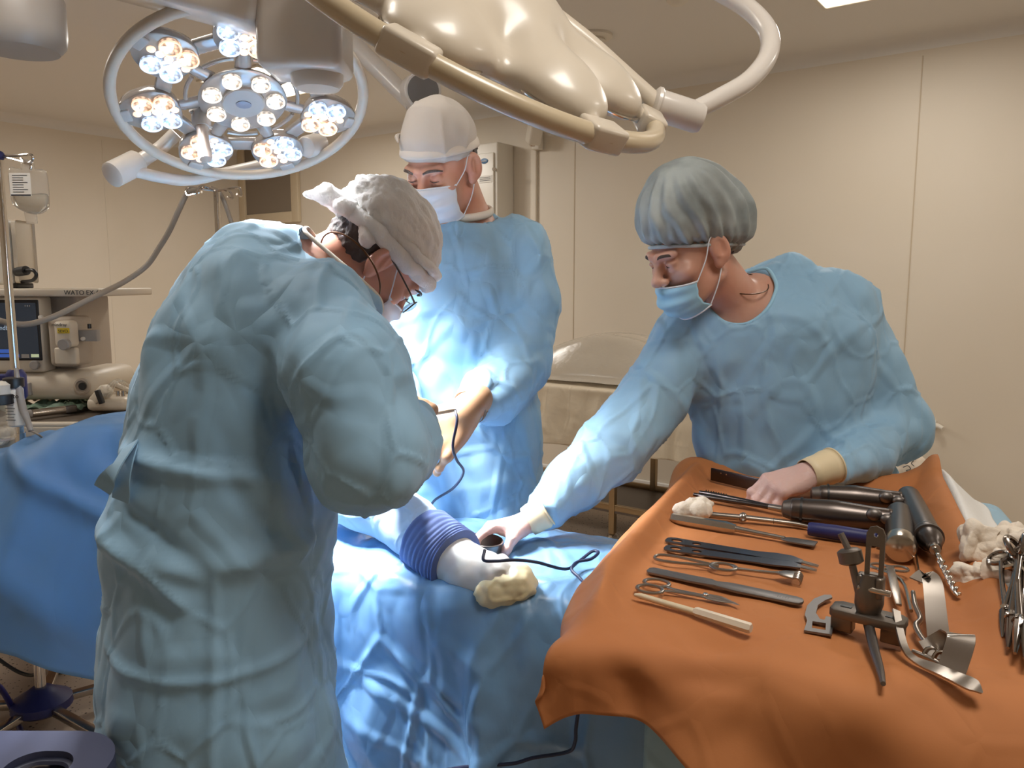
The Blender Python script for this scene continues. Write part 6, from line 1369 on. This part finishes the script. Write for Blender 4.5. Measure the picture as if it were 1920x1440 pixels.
for a, b in ((-1, -1), (1, -1), (-1, 1), (1, 1)): obj('leg', G().tube([V(cx+a*(hx-.07), cy+b*(hy-.06), zs_-.02), V(cx+a*(hx-.03), cy+b*(hy-.02), 0)], [.03, .026], 12), M_STOOL, st)
# ================================================================== rear table by the wall
def rt(a, b, z): return rp(a, b, z)
P0 = PZ(1040, 722, .88); P1 = PZ(1290, 760, .88)
ar0 = float(np.dot(P0[:2]-RC, RA)); br0 = float(np.dot(P0[:2]-RC, RB)); ZR = .88
A0r, A1r_, B0r, B1r = ar0-.55, ar0+1.15, br0-.62, br0
t = thing('rear_table', 'steel framed table by the wall behind the woman, under a cream sheet', 'table', rt((A0r+A1r_)/2, (B0r+B1r)/2, 0))
M_LEGS = mat('table frame steel', (170, 148, 116), .35, .9)
obj('table_top', G().box(rt((A0r+A1r_)/2, (B0r+B1r)/2, ZR-.03), (A1r_-A0r-.04, B1r-B0r-.04, .04), FR, .006), M_LEGS, t)
for a in (A0r+.06, (A0r+A1r_)/2+.05, A1r_-.06):
    for b in (B0r+.06, B1r-.06):
        l = obj('leg', G().box(rt(a, b, (ZR-.05)/2+.04), (.035, .035, ZR-.11), FR, .004), M_LEGS, t); obj('caster', G().cyl(rt(a-.014, b, .035), rt(a+.014, b, .035), .035), M_CHROME, l)
for z in (.22, .55):
    for b in (B0r+.06, B1r-.06): obj('cross_rail', G().box(rt((A0r+A1r_)/2, b, z), (A1r_-A0r-.12, .025, .035), FR, .003), M_LEGS, t)
obj('lower_shelf', G().box(rt((A0r+A1r_)/2, (B0r+B1r)/2, .20), (A1r_-A0r-.1, B1r-B0r-.1, .02), FR), M_SATIN, t)
def draped(name, a0, a1, b0, b1, z, hang_f, hang_s, m, seed, lab, amp=.02, na=90, nb=110, hem=None):
    U, W_ = np.meshgrid(np.linspace(a0-hang_s, a1+hang_s, na), np.linspace(b0, b1+hang_f, nb), indexing='ij')
    ea = np.where(U < a0, U-a0, np.where(U > a1, U-a1, 0)); eb = np.where(W_ > b1, W_-b1, 0); d = np.hypot(ea, eb); o, h = fall(d, .02); dn = np.maximum(d, 1e-9); o = o*1.0
    A = np.clip(U, a0, a1)+ea/dn*o; B = np.clip(W_, b0, b1)+eb/dn*o; f1, f2 = facet(np.stack([U*5, W_*4, U*0], -1), seed); s1, s2 = facet(np.stack([U*11, W_*9, U*0], -1), seed+2)
    n = amp*(fbm(np.stack([U*4, W_*1.6, U*0], -1), seed, 2)+.5*(.45-f1)+.3*(.45-s1)+np.clip(.06-f2, 0, 1)*2+.5*ridge(np.stack([U*7, W_*2.5, U*0], -1), seed+3))*(.3+smoothstep(0, .1, d)); n2 = amp*1.2*noise(np.stack([U*16, W_*1.2, U*0], -1), seed+7)*smoothstep(.02, .2, d)
    B = B+(n+n2)*smoothstep(0, .05, d)+.008; Z = z-h+n*smoothstep(.06, 0, d)*.6+.004
    P = (RC+RA*A[..., None]+RB*B[..., None]); P = np.concatenate([P, Z[..., None]], -1); return obj(name, G().grid(P), m, smooth=180, solid=.0012, label=lab, cat='sheet')
draped('cover_sheet', A0r, A1r_, B0r, B1r, ZR, .34, .3, M_SHEET, 7, 'crinkled cream sheet hanging over the table by the wall', .020)
# plastic film over a bulky load on it
U, W_ = np.meshgrid(np.linspace(0, 1, 90), np.linspace(0, 1, 60), indexing='ij')
H = .015+.26*np.sin(np.clip(U*1.02, 0, 1)*math.pi)**.7*np.sin(np.clip(W_*.92+.1, 0, 1)*math.pi)**.6
f1, f2 = facet(np.stack([U*6, W_*3, U*0], -1), 17); H = H+.010*(.5-f1)*np.sin(U*math.pi)+np.clip(.08-f2, 0, 1)*.05*np.sin(U*math.pi)*np.sin(W_*math.pi)+.05*np.exp(-((W_-.75)/.1)**2)*np.exp(-((U-.5)/.3)**2)
A = A0r+.12+U*1.35; B = B0r+.03+W_*.56
P = np.concatenate([RC+RA*A[..., None]+RB*B[..., None], (ZR+.012+H)[..., None]], -1)
obj('plastic_cover', G().grid(P), M_FILM, smooth=180, solid=.002, label='milky plastic film bulging over things on the rear table', cat='cover')
load = thing('covered_equipment', 'pale equipment showing through the plastic film on the rear table', 'equipment', rt(A0r+.75, B0r+.3, ZR+.015))
obj('box', G().box(rt(A0r+.75, B0r+.3, ZR+.095), (.9, .36, .15), FR, .05), M_WHITE, load); obj('hump', G().ell(rt(A0r+.7, B0r+.3, ZR+.16), (.34, .14, .07), FR), M_BEIGE, load)
# paper bag with handwriting behind the woman's elbow and a little wall fitting
c = PY(1702, 885, 2.75); sd = SDF(*[axis(q-.16, q+.16, .005) for q in c]); sd.u(s_ell(c, (.05, .05, .085), np.array(Matrix.Rotation(.35, 3, 'Y'))), .01); sd.u(s_ell(c+V(-.02, 0, -.05), (.06, .05, .06)), .02)
v, f = sd.mesh(); n = normals(v, f); f1, f2 = facet(v*18, 23); v = v+n*((.45-f1)*.03)[:, None]
pb_ = obj('paper_bag', (v, f), mat('crumpled paper', (222, 206, 186), .8), smooth=30, label='crumpled white paper bag with scribbled writing behind the woman\'s elbow', cat='bag')
g = G(); q0 = PY(1700, 872, 2.66)
g.tube([q0+V(x, 0, z) for x, z in ((-.02, .01), (-.005, .022), (.01, .014), (-.004, .004), (-.012, .012))], .0014, 6, 5); g.tube([q0+V(x, 0, z) for x, z in ((-.012, -.008), (.004, -.002), (.014, -.014), (0, -.02), (.02, -.026))], .0014, 6, 5); g.tube([q0+V(x, 0, z) for x, z in ((.012, .03), (.022, .016), (.016, .006), (.026, -.004))], .0014, 6, 5)
obj('handwriting', g, M_INK, pb_)
stand_c = PY(1702, 905, 2.75); ts = thing('side_trolley', 'small trolley hidden behind the woman, carrying the paper bag', 'trolley', (c[0]-.1, c[1]+.05, 0)); zb = float(v[:, 2].min())
obj('top', G().box((c[0]-.1, c[1]+.05, zb-.012), (.34, .3, .024), None, .006), M_STEEL, ts)
for a, b in ((-1, -1), (1, -1), (-1, 1), (1, 1)): obj('leg', G().tube([V(c[0]-.1+a*.14, c[1]+.05+b*.12, zb-.02), V(c[0]-.1+a*.14, c[1]+.05+b*.12, 0)], .012, 8), M_STEEL, ts)
q = PW(1760, 797); aq = float(np.dot(q[:2]-RC, RA)); tq = thing('wall_fitting', 'small white wall fitting right of the woman\'s elbow', 'fitting', rp(aq, 0, q[2]))
obj('plate', G().box(rp(aq-.04, .008, q[2]), (.06, .016, .05), FR, .004), M_WHITE, tq); obj('nozzle', G().tube([rp(aq-.04, .01, q[2]), rp(aq, .03, q[2]), rp(aq+.03, .05, q[2]-.01)], [.016, .014, .012], 10), M_WHITE, tq)
